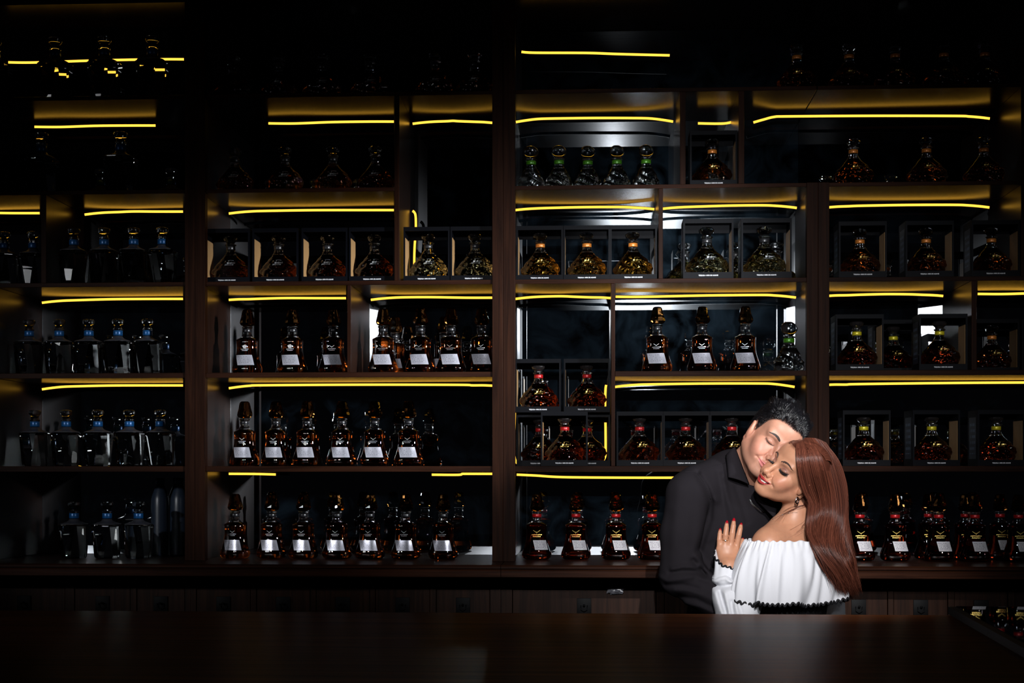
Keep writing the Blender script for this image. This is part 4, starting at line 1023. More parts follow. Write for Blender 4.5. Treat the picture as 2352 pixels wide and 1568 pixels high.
def hair_mat(name, root, tip, rough, var, spec=0.5):
    m, nt, b = nmat(name); L = nt.links
    n = node(nt, 'ShaderNodeAttribute', attribute_name='Col')
    r = ramp(nt, [(0.5 - var, root), (0.5 + var, tip)]); L.new(n.outputs['Fac'], r.inputs['Fac']); L.new(r.outputs['Color'], b.inputs['Base Color'])
    b.inputs['Roughness'].default_value = rough; b.inputs['Specular IOR Level'].default_value = spec; return m
def cloth(name, col, rough, weave=900.0, bump=0.25, sheen=0.0, spec=0.25):
    m, nt, b = nmat(name); L = nt.links
    tc = node(nt, 'ShaderNodeTexCoord'); n = node(nt, 'ShaderNodeTexNoise', i_Scale=weave, i_Detail=2.0); L.new(tc.outputs['Object'], n.inputs['Vector'])
    bp = node(nt, 'ShaderNodeBump', i_Strength=bump, i_Distance=0.0006); L.new(n.outputs['Fac'], bp.inputs['Height']); L.new(bp.outputs['Normal'], b.inputs['Normal'])
    b.inputs['Base Color'].default_value = (*col, 1); b.inputs['Roughness'].default_value = rough; b.inputs['Specular IOR Level'].default_value = spec
    b.inputs['Sheen Weight'].default_value = sheen; return m
SHIRT = cloth('black_shirt_cotton', (0.0135, 0.0118, 0.0142), 0.92, spec=0.05)
WHITE = cloth('white_blouse_cotton', (0.62, 0.63, 0.67), 0.8, 700, 0.15)
TROUSER = cloth('black_trouser', (0.010, 0.010, 0.011), 0.7)
RICK = cloth('black_rickrack', (0.008, 0.008, 0.010), 0.6)
BROW_M = prin('dark_brow_hair', (0.022, 0.014, 0.012), 0.5)
BROW_W = prin('brown_brow_hair', (0.050, 0.026, 0.019), 0.6)
STEEL = prin('silver_chain', (0.75, 0.75, 0.78), 0.15, 1.0)
GOLDJ = prin('gold_jewellery', (0.83, 0.58, 0.24), 0.2, 1.0)
# ------------------------------------------------------------------ his shirt
def shirt():
    x0, x1 = J(1500, 1200)[0], J(1830, 1200)[0]; hz = J(1700, 1010)[2]
    F = Field(spaced(x0, mLE[0] + .12, [(x0, J(1770, 1200)[0])], .0032, .012), spaced(min(mRE[1], mRW[1]) - .14, mC[1] + .42, [(mRE[1] - .10, mC[1] - .02)], .0034, .012), spaced(mH[2] - .10, hz, [(J(1600, 1412)[2], hz)], .0032, .012))
    T = mT
    F.ell(mC, (.178, .120, .26), .03, T); F.ell(mH, (.165, .120, .24), .08, T)
    F.cap(mRS, mLS, .066, .066, .05); F.ell(mC + T @ np.array((0, -.06, .04)), (.135, .070, .11), .05, T)
    F.cap(mN0 + np.array((0, 0, -.045)), mN0, .085, .068, .05)
    F.cap(J(1680, 1078, .11), J(1600, 1108, .02), .040, .052, .05)
    F.chain([mRS + np.array((0.002, 0, -.008)), mRS * .5 + mRE * .5 + np.array((-.006, 0, 0)), mRE, mRW, mRW + (mRW - mRE) * .06], [.069, .067, .063, .052, .050], .016)
    F.chain([mLS, mLE, mLW], [.067, .060, .046], .016)
    def lump(ps, r, amp):
        ps = [J(*p) for p in ps]
        # ridges and dents follow the sleeve surface seen from the lens
        fr = []
        for p in ps: fr.append(p)
        lo = np.min(fr, 0) - .10; hi = np.max(fr, 0) + .10
        def f(p):
            d = np.min([cyl(p, fr[i], fr[i + 1]) for i in range(len(fr) - 1)], 0)
            return -amp * np.exp(-0.5 * (d / r) ** 2)
        F.op(f, lo, hi, 0, 'disp')
    ew = np.array((math.sin(VIEW), math.cos(VIEW), 0.0))
    def cyl(p, a, b):                                              # distance across the line of sight
        a2, b2 = a - ew * (a @ ew), b - ew * (b @ ew); q = p - (p @ ew)[..., None] * ew
        ba = b2 - a2; h = np.clip(((q - a2) @ ba) / max(ba @ ba, 1e-9), 0, 1); return np.linalg.norm(q - a2 - h[..., None] * ba, axis=-1)
    D = -.07
    for ps, r, amp in (
        ([(1602, 1088, D), (1622, 1118, D), (1633, 1152, D), (1630, 1195, D), (1616, 1236, D), (1606, 1262, D)], .0075, -.010),   # armhole
        ([(1610, 1088, D), (1634, 1120, D), (1645, 1150, D)], .008, .004),
        ([(1600, 1275, D), (1613, 1292, D), (1630, 1312, D), (1646, 1330, D)], .0065, .008), ([(1592, 1285, D), (1607, 1305, D), (1622, 1320, D)], .005, -.006),
        ([(1546, 1304, D), (1570, 1298, D), (1604, 1299, D)], .0055, .007), ([(1540, 1313, D), (1572, 1309, D), (1600, 1311, D), (1617, 1320, D)], .005, -.007),
        ([(1519, 1324, D), (1535, 1331, D), (1556, 1328, D), (1590, 1322, D)], .006, .006), ([(1530, 1342, D), (1570, 1340, D), (1605, 1350, D)], .006, -.006),
        ([(1610, 1324, D), (1630, 1331, D), (1650, 1345, D)], .006, .007), ([(1552, 1352, D), (1590, 1352, D), (1630, 1368, D), (1650, 1380, D)], .007, .006),
        ([(1560, 1368, D), (1600, 1372, D), (1640, 1392, D)], .006, -.006), ([(1575, 1385, D), (1610, 1390, D), (1640, 1402, D)], .006, .005),
        ([(1560, 1120, D), (1555, 1180, D), (1552, 1250, D)], .012, .003), ([(1590, 1130, D), (1594, 1190, D), (1588, 1250, D)], .010, -.003), ([(1538, 1180, D), (1533, 1250, D), (1535, 1300, D)], .010, -.003),
        ([(1642, 1150, D), (1632, 1200, D), (1625, 1240, D)], .009, .005),
        ([(1660, 1090, D), (1672, 1150, D), (1690, 1210, D)], .006, .0042), ([(1648, 1085, D), (1660, 1150, D), (1668, 1200, D)], .006, -.0042), ([(1690, 1120, D), (1704, 1160, D), (1715, 1200, D)], .006, -.0042),
        ([(1636, 1250, D), (1640, 1300, D)], .010, -.004)):
        lump(ps, r, amp)
    # open neck
    F.cap(mN0 + T @ np.array((0, -.010, .02)), mN1, .066, .075, .01, 'sub')
    F.chain([J(1722, 1112, -.06), J(1734, 1150, -.05)], [.012, .005], .004, 'sub'); F.chain([J(1735, 1110, -.02), J(1738, 1150, -.03)], [.020, .005], .006, 'sub')
    V, Q = nets(F); V, Q = keep_largest(V, Q)
    return V, Q
sV, sQ = shirt()
so = np_mesh('shirt', sV, sQ, SHIRT, man, True, MO, 1)
sT_ = bvh_of(sV, sQ)
LENS = np.array((0, 0, EYE))
def hit(t, px, py, off=0.0, fallback=None):
    """point of a surface seen at a photo position, lifted off towards the lens"""
    q = J(px, py) - LENS; d = q / np.linalg.norm(q); h = ray(t, LENS, d)
    if h is None: return J(px, py, fallback) if fallback is not None else None
    return h[0] - d * off
def sheet(name, grid, thick, mat, parent, origin, smooth=True):
    """thick cloth from a grid of points (rows, cols, 3)"""
    G = np.asarray(grid, float); r, c, _ = G.shape
    du = np.gradient(G, axis=0); dv = np.gradient(G, axis=1); N = np.cross(du, dv); N /= np.maximum(np.linalg.norm(N, axis=2, keepdims=True), 1e-9)
    V = np.concatenate([(G + N * thick / 2).reshape(-1, 3), (G - N * thick / 2).reshape(-1, 3)]); n = r * c; Q = []
    for i in range(r - 1):
        for j in range(c - 1):
            a = i * c + j; q = (a, a + 1, a + c + 1, a + c); Q.append(q); Q.append(tuple(n + k for k in q[::-1]))
    ed = [i * c for i in range(r)], [i * c + c - 1 for i in range(r)], list(range(c)), [(r - 1) * c + j for j in range(c)]
    for k, e in enumerate(ed):
        for a, b in zip(e[:-1], e[1:]): Q.append((a, b, n + b, n + a) if k in (0, 3) else (b, a, n + a, n + b))
    return np_mesh(name, V, np.array(Q), mat, parent, smooth, origin)
def leaf(A, B, Cc, Dd, bulge, n=12, m=10):
    A, B, Cc, Dd = (np.asarray(q) for q in (A, B, Cc, Dd)); g = np.zeros((n, m, 3))
    for i, u in enumerate(np.linspace(0, 1, n)):
        for j, v in enumerate(np.linspace(0, 1, m)):
            g[i, j] = (1 - u) * ((1 - v) * A + v * Dd) + u * ((1 - v) * B + v * Cc) + np.array((0, -1, 0.25)) * bulge * math.sin(PI * u) ** .7
    return g
sheet('collar', leaf(J(1688, 1026, .035), J(1667, 1046, .035), J(1673, 1096, -.030), J(1721, 1113, -.012), .014), .0025, SHIRT, man, MO)
sheet('collar', leaf(J(1738, 1128, .000), J(1737, 1148, -.020), J(1779, 1190, -.022), J(1788, 1150, .02), .008), .0025, SHIRT, man, MO)
def seam(pts):
    q = [hit(sT_, a * (1 - t) + c * t, b * (1 - t) + d * t, .0006, -.07) for (a, b), (c, d) in zip(pts[:-1], pts[1:]) for t in np.linspace(0, 1, 8)[:-1]]
    m = MB(); m.tube([Vector(p - MO) for p in q], .0011, 6); m.make('seam', SHIRT, man, True)
seam([(1572, 1083), (1588, 1082), (1602, 1087), (1615, 1105), (1626, 1126), (1633, 1150)])
seam([(1602, 1087), (1612, 1078), (1628, 1072), (1648, 1067), (1668, 1062)])
# trousers and shoes, below the bar
def trousers():
    T = mT; hl, hr = mH + T @ np.array((.085, 0, -.10)), mH + T @ np.array((-.085, 0, -.10))
    F = Field(spaced(mH[0] - .32, mH[0] + .32, [], .012, .012), spaced(mH[1] - .34, mH[1] + .30, [], .012, .012), spaced(.02, mH[2] + .02, [], .014, .014))
    F.ell(mH + np.array((0, 0, -.05)), (.172, .126, .20), .05, T)
    for h in (hl, hr): F.chain([h, np.array((h[0], h[1] - .01, .50)), np.array((h[0], h[1] + .02, .075))], [.098, .078, .068], .04)
    V, Q = nets(F); return np_mesh('trousers', V, Q, TROUSER, man, True, MO)
trousers()
def shoes(H_, T, parent, origin, L, col, sgn):
    for x in (.085 * sgn, -.085 * sgn):
        h = H_ + T @ np.array((x, 0, 0)); F = Field(spaced(h[0] - .26, h[0] + .26, [], .008, .008), spaced(h[1] - .3, h[1] + .3, [], .008, .008), spaced(.0, .16, [], .008, .008))
        a = np.array((h[0], h[1], .045)); f = T @ np.array((0, L, 0)); F.cap(a - f * .25, a + f * .8 + np.array((0, 0, -.008)), .046, .038, .02); F.cap(a, a + np.array((0, 0, .06)), .042, .040, .03)
        F.D[:, :, F.g[2] < .004] = .01
        V, Q = nets(F); np_mesh('shoe', V, Q, prin('shoe_leather', col, 0.35), parent, True, origin)
shoes(mH, mT, man, MO, -.15, (0.010, 0.009, 0.009), 1)
# silver chain at his throat
cp = [(1723, 1149), (1727, 1156), (1733, 1162), (1739, 1167), (1745, 1172), (1751, 1175.5), (1757, 1174), (1762, 1169)]
cw = []
for i in range(len(cp) - 1):
    for k in range(5):
        t = k / 5; px, py = cp[i][0] * (1 - t) + cp[i + 1][0] * t, cp[i][1] * (1 - t) + cp[i + 1][1] * t
        cw.append(hit(sT_, px, py, .004, -.05))
m = MB()
for i in range(len(cw) - 1):
    a, b = Vector(cw[i] - MO), Vector(cw[i + 1] - MO); d = (b - a).normalized(); s1 = Vector((0, 0, 1)) if i % 2 else Vector((0, -1, 0)); sd = d.cross(s1).normalized()
    lk = [(a + b) / 2 + d * .0040 * math.cos(q) + sd * .0026 * math.sin(q) for q in np.linspace(0, 2 * PI, 9)]
    m.tube(lk, .0010, 5)
m.make('neck_chain', STEEL, man, True)['label'] = 'silver link chain'
# buttons on the placket
# ------------------------------------------------------------------ her blouse
wax = wC + np.array((0, 0, 0))
ex, ef = wT[:, 0], wT[:, 1]
def ring_pt(c, rx, ry, a): return c + ex * rx * math.cos(a) + ef * ry * math.sin(a)
def flounce():
    nu, nv = 520, 50; G = np.zeros((nv, nu, 3))
    ct = J(1824, 1238, -.056); cb = J(1808, 1377, -.060)
    r = random.Random(21)
    cr = [(r.uniform(0, 2 * PI), r.uniform(.035, .13), r.uniform(-1, 1), r.uniform(0, .25), r.uniform(-.15, .15), r.uniform(.6, 1.6)) for _ in range(64)]
    A = np.arange(nu) * 2 * PI / nu
    for i in range(nv):
        v = i / (nv - 1); e = v ** 1.1; k = np.zeros(nu)
        for a0, w, h, st, dr, pw in cr:
            d = (A - a0 - dr * v + PI) % (2 * PI) - PI; s_ = max(0.0, v - st) ** (.55 * pw) * (1 if v > st else 0)
            k += .0200 * h * s_ * np.exp(-(d / (w * (.45 + .75 * v))) ** 2)
        gat = .0017 * math.exp(-((v - .02) / .10) ** 2) * np.sin(58 * A + 3 * np.sin(4 * A)) + .0011 * math.exp(-((v - .10) / .16) ** 2) * np.sin(37 * A + 2 * np.sin(3 * A + 1))
        rx = .186 * (1 - e) + .215 * e + .018 * math.sin(PI * v) ; ry = .112 * (1 - e) + .150 * e + .018 * math.sin(PI * v)
        c = ct * (1 - v) + cb * v
        p = c + np.outer((rx + k + gat) * np.cos(A), ex) + np.outer((ry + k + gat) * np.sin(A), ef)
        p[:, 2] += .0024 * math.exp(-(v / .03) ** 2) * np.sin(31 * A + 2 * np.sin(5 * A)) + .35 * v * k
        G[i] = p
    return np.concatenate([G, G[:, :1]], 1)
fG = flounce()
sheet('flounce', fG, .0016, WHITE, woman, WO)['label'] = 'white gathered off-shoulder flounce'
def rickrack(name, line, w, amp, wave, parent, origin, nrm):
    """flat zigzag braid along a line of points with outward normals"""
    P_ = np.asarray(line); N_ = np.asarray(nrm); s = np.concatenate([[0], np.cumsum(np.linalg.norm(np.diff(P_, axis=0), axis=1))]); n = int(s[-1] / wave * 14)
    t = np.linspace(0, s[-1], n); Pp = np.stack([np.interp(t, s, P_[:, k]) for k in range(3)], 1); Nn = np.stack([np.interp(t, s, N_[:, k]) for k in range(3)], 1); Nn /= np.linalg.norm(Nn, axis=1, keepdims=True)
    T = np.gradient(Pp, axis=0); T /= np.linalg.norm(T, axis=1, keepdims=True); Bn = np.cross(T, Nn); Bn /= np.linalg.norm(Bn, axis=1, keepdims=True)
    c = Pp + Bn * (amp * np.sin(2 * PI * t / wave))[:, None] + Nn * .0022
    Tc = np.gradient(c, axis=0); Tc /= np.linalg.norm(Tc, axis=1, keepdims=True); Bc = np.cross(Tc, Nn); Bc /= np.linalg.norm(Bc, axis=1, keepdims=True)
    V = np.stack([c + Bc * w, c + Bc * w * .4 + Nn * .0012, c - Bc * w * .4 + Nn * .0012, c - Bc * w, c - Nn * .0008], 1); m_ = 5
    idx = np.arange(n * m_).reshape(n, m_); nx = np.roll(idx, -1, 1); Q = np.stack([idx[:-1], nx[:-1], nx[1:], idx[1:]], -1).reshape(-1, 4)
    return np_mesh(name, V.reshape(-1, 3), Q, RICK, parent, True, origin)
bl = fG[-1]; bn = np.cross(np.gradient(fG[-1], axis=0), fG[-1] - fG[-3]); bn /= np.linalg.norm(bn, axis=1, keepdims=True); bo = fG[-1] - fG[-1].mean(0); bn *= np.sign((bn * bo).sum(1))[:, None]
rickrack('hem_trim', bl, .0034, .0042, .0165, woman, WO, bn)['label'] = 'black rickrack hem trim'
# sleeve: upper arm hangs under the flounce, forearm rises to the gathered cuff
def sleeve():
    F = Field(spaced(J(1625, 1300)[0], J(1800, 1300)[0], [(0, 9)], .0034, .0034), spaced(wLE[1] - .14, wLE[1] + .22, [(0, 9)], .0036, .0036), spaced(J(1700, 1480)[2], J(1700, 1262)[2], [(0, 9)], .0034, .0034))
    F.chain([wLS + np.array((0, 0, -.05)), wLS * .45 + wLE * .55, wLE], [.044, .052, .058], .02)
    F.chain([wLE, wLE * .55 + wLW * .45 + np.array((-.004, 0, 0)), wLW + np.array((-.008, 0, -.040)), wLW + np.array((-.006, 0, -.026))], [.056, .052, .041, .034], .012)
    D = -.17; ew = np.array((math.sin(VIEW), math.cos(VIEW), 0.0))
    def cyl(p, a, b):
        a2, b2 = a - ew * (a @ ew), b - ew * (b @ ew); q = p - (p @ ew)[..., None] * ew; ba = b2 - a2; h = np.clip(((q - a2) @ ba) / max(ba @ ba, 1e-9), 0, 1); return np.linalg.norm(q - a2 - h[..., None] * ba, axis=-1)
    for ps, r, amp in (([(1641, 1336), (1652, 1330), (1666, 1326), (1680, 1336)], .006, .010), ([(1640, 1346), (1654, 1348), (1672, 1346), (1684, 1342)], .0055, -.011),
                       ([(1644, 1318), (1656, 1312), (1672, 1318), (1682, 1330)], .0055, -.007), ([(1646, 1300), (1660, 1302), (1678, 1312)], .006, .005),
                       ([(1645, 1362), (1652, 1384), (1660, 1405)], .006, .008), ([(1654, 1360), (1660, 1380), (1668, 1405)], .005, -.009), ([(1666, 1362), (1671, 1385), (1676, 1408)], .005, .007),
                       ([(1680, 1380), (1682, 1396), (1684, 1408)], .004, -.007), ([(1690, 1384), (1692, 1396), (1696, 1408)], .004, .006), ([(1698, 1386), (1702, 1398), (1706, 1408)], .004, -.005),
                       ([(1636, 1350), (1640, 1375), (1652, 1400)], .008, .006)):
        pw = [J(a, b, D) for a, b in ps]; lo = np.min(pw, 0) - .09; hi = np.max(pw, 0) + .09
        F.op(lambda p: -amp * np.exp(-0.5 * (np.min([cyl(p, pw[i], pw[i + 1]) for i in range(len(pw) - 1)], 0) / r) ** 2), lo, hi, 0, 'disp')
    V, Q = nets(F); V, Q = keep_largest(V, Q)
    return V, Q
lV, lQ = sleeve()
np_mesh('sleeve', lV, lQ, WHITE, woman, True, WO, 1)['label'] = 'white blouse sleeve with gathered cuff'
lT_ = bvh_of(lV, lQ)
pl, pr_, pf, pb = J(1641, 1271, -.105), J(1699, 1293, -.100), J(1669, 1304, -.140), J(1670, 1266, -.060)
c1, A1, B1 = (pl + pr_) / 2, (pr_ - pl) / 2, (pf - pb) / 2
c0, A0, B0 = J(1663, 1328, -.118), RGT, np.array(FWD) * -1.0
A0 = np.array(A0) * .036; B0 = B0 * .036; cg = np.zeros((12, 91, 3))
for j in range(91):
    a = 2 * PI * j / 90
    for i in range(12):
        v = i / 11; e = v * v * (3 - 2 * v); q = (c0 + A0 * math.cos(a) + B0 * math.sin(a)) * (1 - e) + (c1 + A1 * math.cos(a) + B1 * math.sin(a)) * e
        o = (A1 * math.cos(a) + B1 * math.sin(a)); o = o / np.linalg.norm(o); cg[i, j] = q + o * (.0028 * v * math.sin(7 * a + 1) - .004 * math.sin(PI * v))
sheet('cuff', cg, .0014, WHITE, woman, WO)['label'] = 'white flared cuff'
cn = cg[-1] - c1; cn /= np.linalg.norm(cn, axis=1, keepdims=True)
rickrack('cuff_trim', cg[-1], .0030, .0036, .0150, woman, WO, cn)['label'] = 'black rickrack cuff trim'
# far sleeve, bodice and skirt
def bodice():
    F = Field(spaced(wC[0] - .26, wC[0] + .30, [], .007, .007), spaced(wC[1] - .24, wC[1] + .34, [], .007, .007), spaced(wH[2] - .22, wC[2] + .08, [], .007, .007)); T = wT
    F.ell(wC, (.150, .096, .17), .03, T); F.ell(wC + T @ np.array((0, 0, -.20)), (.121, .088, .16), .06, T); F.ell(wH, (.163, .113, .17), .08, T)
    for x in (-1, 1): F.ell(wC + T @ np.array((x * .068, .075, -.01)), (.060, .058, .060), .03, T)
    V, Q = nets(F); np_mesh('bodice', V, Q, TROUSER, woman, True, WO)['label'] = 'black fitted bodice'
    F = Field(spaced(wH[0] - .36, wH[0] + .36, [], .014, .014), spaced(wH[1] - .34, wH[1] + .34, [], .014, .014), spaced(.06, wH[2] + .10, [], .014, .014))
    for x in (-.082, .082):
        h = wH + T @ np.array((x, 0, -.04)); F.chain([h, np.array((h[0], h[1], .46)), np.array((h[0], h[1], .10))], [.098, .075, .070], .05)
    V, Q = nets(F); np_mesh('trousers', V, Q, TROUSER, woman, True, WO)
    F = Field(spaced(wRS[0] - .16, wRS[0] + .16, [], .006, .006), spaced(wRS[1] - .14, wRW[1] + .12, [], .006, .006), spaced(wRW[2] - .1, wRS[2] - .02, [], .006, .006))
    F.chain([wRS + np.array((0, 0, -.05)), wRE, wRE * .2 + wRW * .8], [.056, .054, .040], .02); V, Q = nets(F); V, Q = keep_largest(V, Q); np_mesh('sleeve', V, Q, WHITE, woman, True, WO)
bodice()
shoes(wH, wT, woman, WO, .13, (0.012, 0.011, 0.012), 1)
# ------------------------------------------------------------------ her nails, ring, earring, necklace, teeth
NAIL = prin('red_nail_polish', (0.30, 0.004, 0.012), 0.12, spec=0.7, Coat_Weight=0.8)
def nail(tip, base, rad, ln):
    d = tip - base; d /= np.linalg.norm(d); side = np.cross(d, np.array((0, -1.0, 0))); side /= np.linalg.norm(side); up = np.cross(side, d)
    if up[1] > 0: up = -up
    g = np.zeros((9, 7, 3))
    for i, u in enumerate(np.linspace(0, 1, 9)):
        w = rad * .82 * (1 - .55 * max(0, (u - .55) / .45) ** 1.6) * (0.86 + .14 * min(1, u * 5))
        for j, v in enumerate(np.linspace(-1, 1, 7)): g[i, j] = tip - d * rad * 1.1 + d * ln * u + side * w * v + up * (rad * (.98 - .42 * v * v) - .0012 * u * u * 2 - (.0022 if u > .5 else .0022 * u * 2) * 0)
    return sheet('fingernail', g, .0008, NAIL, woman, WO)
for k in range(4):
    nail(hand['tip'][k], hand['dip'][k], hand['r'][k][3] + .0002, (.0125, .0145, .0150, .0140)[k])
nail(hand['th'][3], hand['th'][2], .0064, .014)
rp = hand['mcp'][1] * .42 + hand['pip'][1] * .58; rd = hand['pip'][1] - hand['mcp'][1]; rd /= np.linalg.norm(rd); s1 = np.cross(rd, (0, 1.0, 0)); s1 /= np.linalg.norm(s1); s2 = np.cross(s1, rd)
m = MB(); rr = .0094
m.tube([Vector(rp - WO + rr * (math.cos(q) * s1 + math.sin(q) * s2)) for q in np.linspace(0, 2 * PI, 33)], .0009, 8)
fr = -1 if (s2[1] > 0) else 1
gem = rp + s2 * fr * (rr + .001)
for q in np.linspace(0, 2 * PI, 9)[:-1]: m.tube([Vector(gem - WO + .0028 * (math.cos(q) * s1 + math.sin(q) * rd)), Vector(gem - WO + .0030 * (math.cos(q) * s1 + math.sin(q) * rd) + s2 * fr * .0012)], .0008, 6)
m.make('ring', GOLDJ, woman, True)['label'] = 'gold engagement ring'
bm = bmesh.new(); bmesh.ops.create_icosphere(bm, subdivisions=1, radius=.0022)
st = MB().bm(bm); st.v = [tuple(Vector(v) + Vector(gem - WO + s2 * fr * .001)) for v in st.v]; st.make('ring_stone', prin('stone', (0.9, 0.9, 0.95), 0.05, spec=1.0), woman)
lobe = hit(wT_, 1830.5, 1143, .001, -.15)
m = MB(); m.tube([Vector(lobe - WO) + Vector((.004 * math.sin(q) * .3, -.004 + .0052 * math.cos(q), -.0085 + .0105 * math.sin(q))) + Vector((.0045 * math.cos(q), 0, 0)) for q in np.linspace(0, 2 * PI, 25)], .0027, 10)
m.make('earring', prin('gunmetal_hoop', (0.55, 0.50, 0.50), 0.12, 1.0), woman, True)['label'] = 'polished hoop earring'
m = MB(); ch = []
for px, py in ((1776, 1192), (1783, 1188), (1790, 1184.5), (1797, 1181.5), (1804, 1179.5), (1812, 1178), (1821, 1177), (1832, 1177)):
    ch.append(Vector(hit(wT_, px, py, .0012, -.1) - WO))
m.tube(ch, .0005, 5)
for i in (0, 3, 5):
    bm = bmesh.new(); bmesh.ops.create_icosphere(bm, subdivisions=2, radius=.0022)
    b = len(m.v)
    for v in bm.verts: v.co += ch[i] + Vector((0, -.0012, 0))
    m.bm(bm)
m.make('necklace', STEEL, woman, True)['label'] = 'fine necklace with small beads'
# teeth
lp = wHd.lips; g = np.zeros((5, 41, 3))
for j, u in enumerate(np.linspace(-.80, .80, 41)):
    q = lp['lip'](u, -.0738)
    for i, v in enumerate(np.linspace(0, 1, 5)):
        tooth = .0008 * abs(math.sin(u * 11.5)) ** .5
        g[i, j] = wHd.w((q[0] * .97, q[1] + .0046 - tooth, q[2] + .0046 - .0080 * v))
sheet('teeth', g, .003, prin('tooth_enamel', (0.78, 0.74, 0.66), 0.2), woman, WO)
# ------------------------------------------------------------------ brows and lashes
def brow(H, t, x, par, org, mat, z0, zpk, z1, x0, x1, w0, n, seed):
    r = random.Random(seed); ps = []
    for k in range(n):
        u = r.random(); bx = x0 + (x1 - x0) * u; bz = (1 - u) ** 2 * z0 + 2 * u * (1 - u) * zpk + u * u * z1; hw = w0 * (1 - .72 * u ** 1.5) * (.55 + .45 * min(1, u * 6)); v = r.uniform(-1, 1)
        bz += hw * v; L_ = .0065 - .002 * u; ang = (1.15 - 1.35 * u) - .45 * v; row_ = []
        for s_ in np.linspace(0, 1, 4):
            q = face_pt(H, t, x * (bx + L_ * s_ * math.cos(ang)), bz + L_ * s_ * math.sin(ang) * .8, .0007 + .0005 * s_)
            if q is None: break
            row_.append(q)
        if len(row_) == 4: ps.append(row_)
    return strands('eyebrow', ps, [.00028, .00030, .00024, .00008], mat, par, org)
for x in (-1, 1):
    brow(mHd, mT_, x, man, MO, BROW_M, .0155, .0275, .0195, .013, .050, .0046, 520, 5 + x)
    brow(wHd, wT_, x, woman, WO, BROW_W, .0150, .0300, .0190, .012, .050, .0040, 480, 9 + x)
def lashes(H, t, x, par, org, mat, L_, n, seed, rad):
    r = random.Random(seed); arc = eye_arc(x); ps = []
    for k in range(n):
        u = k / (n - 1) * 10; i = min(int(u), 9); a = np.array(arc[i]) * (1 - u + i) + np.array(arc[i + 1]) * (u - i)
        q = face_pt(H, t, a[0], a[2], .0003)
        if q is None: continue
        s_ = (k / (n - 1) * 2 - 1); l = L_ * (.65 + .45 * (s_ * .5 + .5)) * r.uniform(.8, 1.1); row_ = [q]
        for v in (.35, .7, 1.0): row_.append(q + H.s * (H.R @ np.array((x * (.55 * s_ + .25) * l * v, -l * .60 * v, -l * (.95 * v - .40 * v * v)))))
        ps.append(row_)
    return strands('eyelashes', ps, [rad, rad * .9, rad * .6, rad * .15], mat, par, org)
for x in (-1, 1):
    lashes(mHd, mT_, x, man, MO, BROW_M, .006, 45, 3, .0003)
    lashes(wHd, wT_, x, woman, WO, prin('black_mascara', (0.006, 0.005, 0.006), 0.4), .0120, 85, 4, .00055)
# ------------------------------------------------------------------ hair
HAIR_M = hair_mat('black_hair', (0.004, 0.004, 0.0055), (0.010, 0.009, 0.0115), 0.28, 0.5, 0.8)
HAIR_W = hair_mat('auburn_hair', (0.034, 0.0095, 0.006), (0.165, 0.050, 0.029), 0.30, 0.5, 0.45)
rng = np.random.default_rng(7)
def azim(L): return np.degrees(np.arctan2(np.abs(L[:, 0]), -L[:, 1]))
def hairline_m(L): return np.interp(azim(L), [0, 20, 38, 50, 60, 72, 84, 92, 104, 118, 140, 180], [.066, .067, .063, .052, .040, .010, -.012, .012, .020, -.010, -.050, -.062])
def vert_normals(V, Q):
    n = np.cross(V[Q[:, 2]] - V[Q[:, 0]], V[Q[:, 3]] - V[Q[:, 1]]); N = np.zeros_like(V)
    for k in range(4): np.add.at(N, Q[:, k], n)
    return N / np.maximum(np.linalg.norm(N, axis=1, keepdims=True), 1e-12)
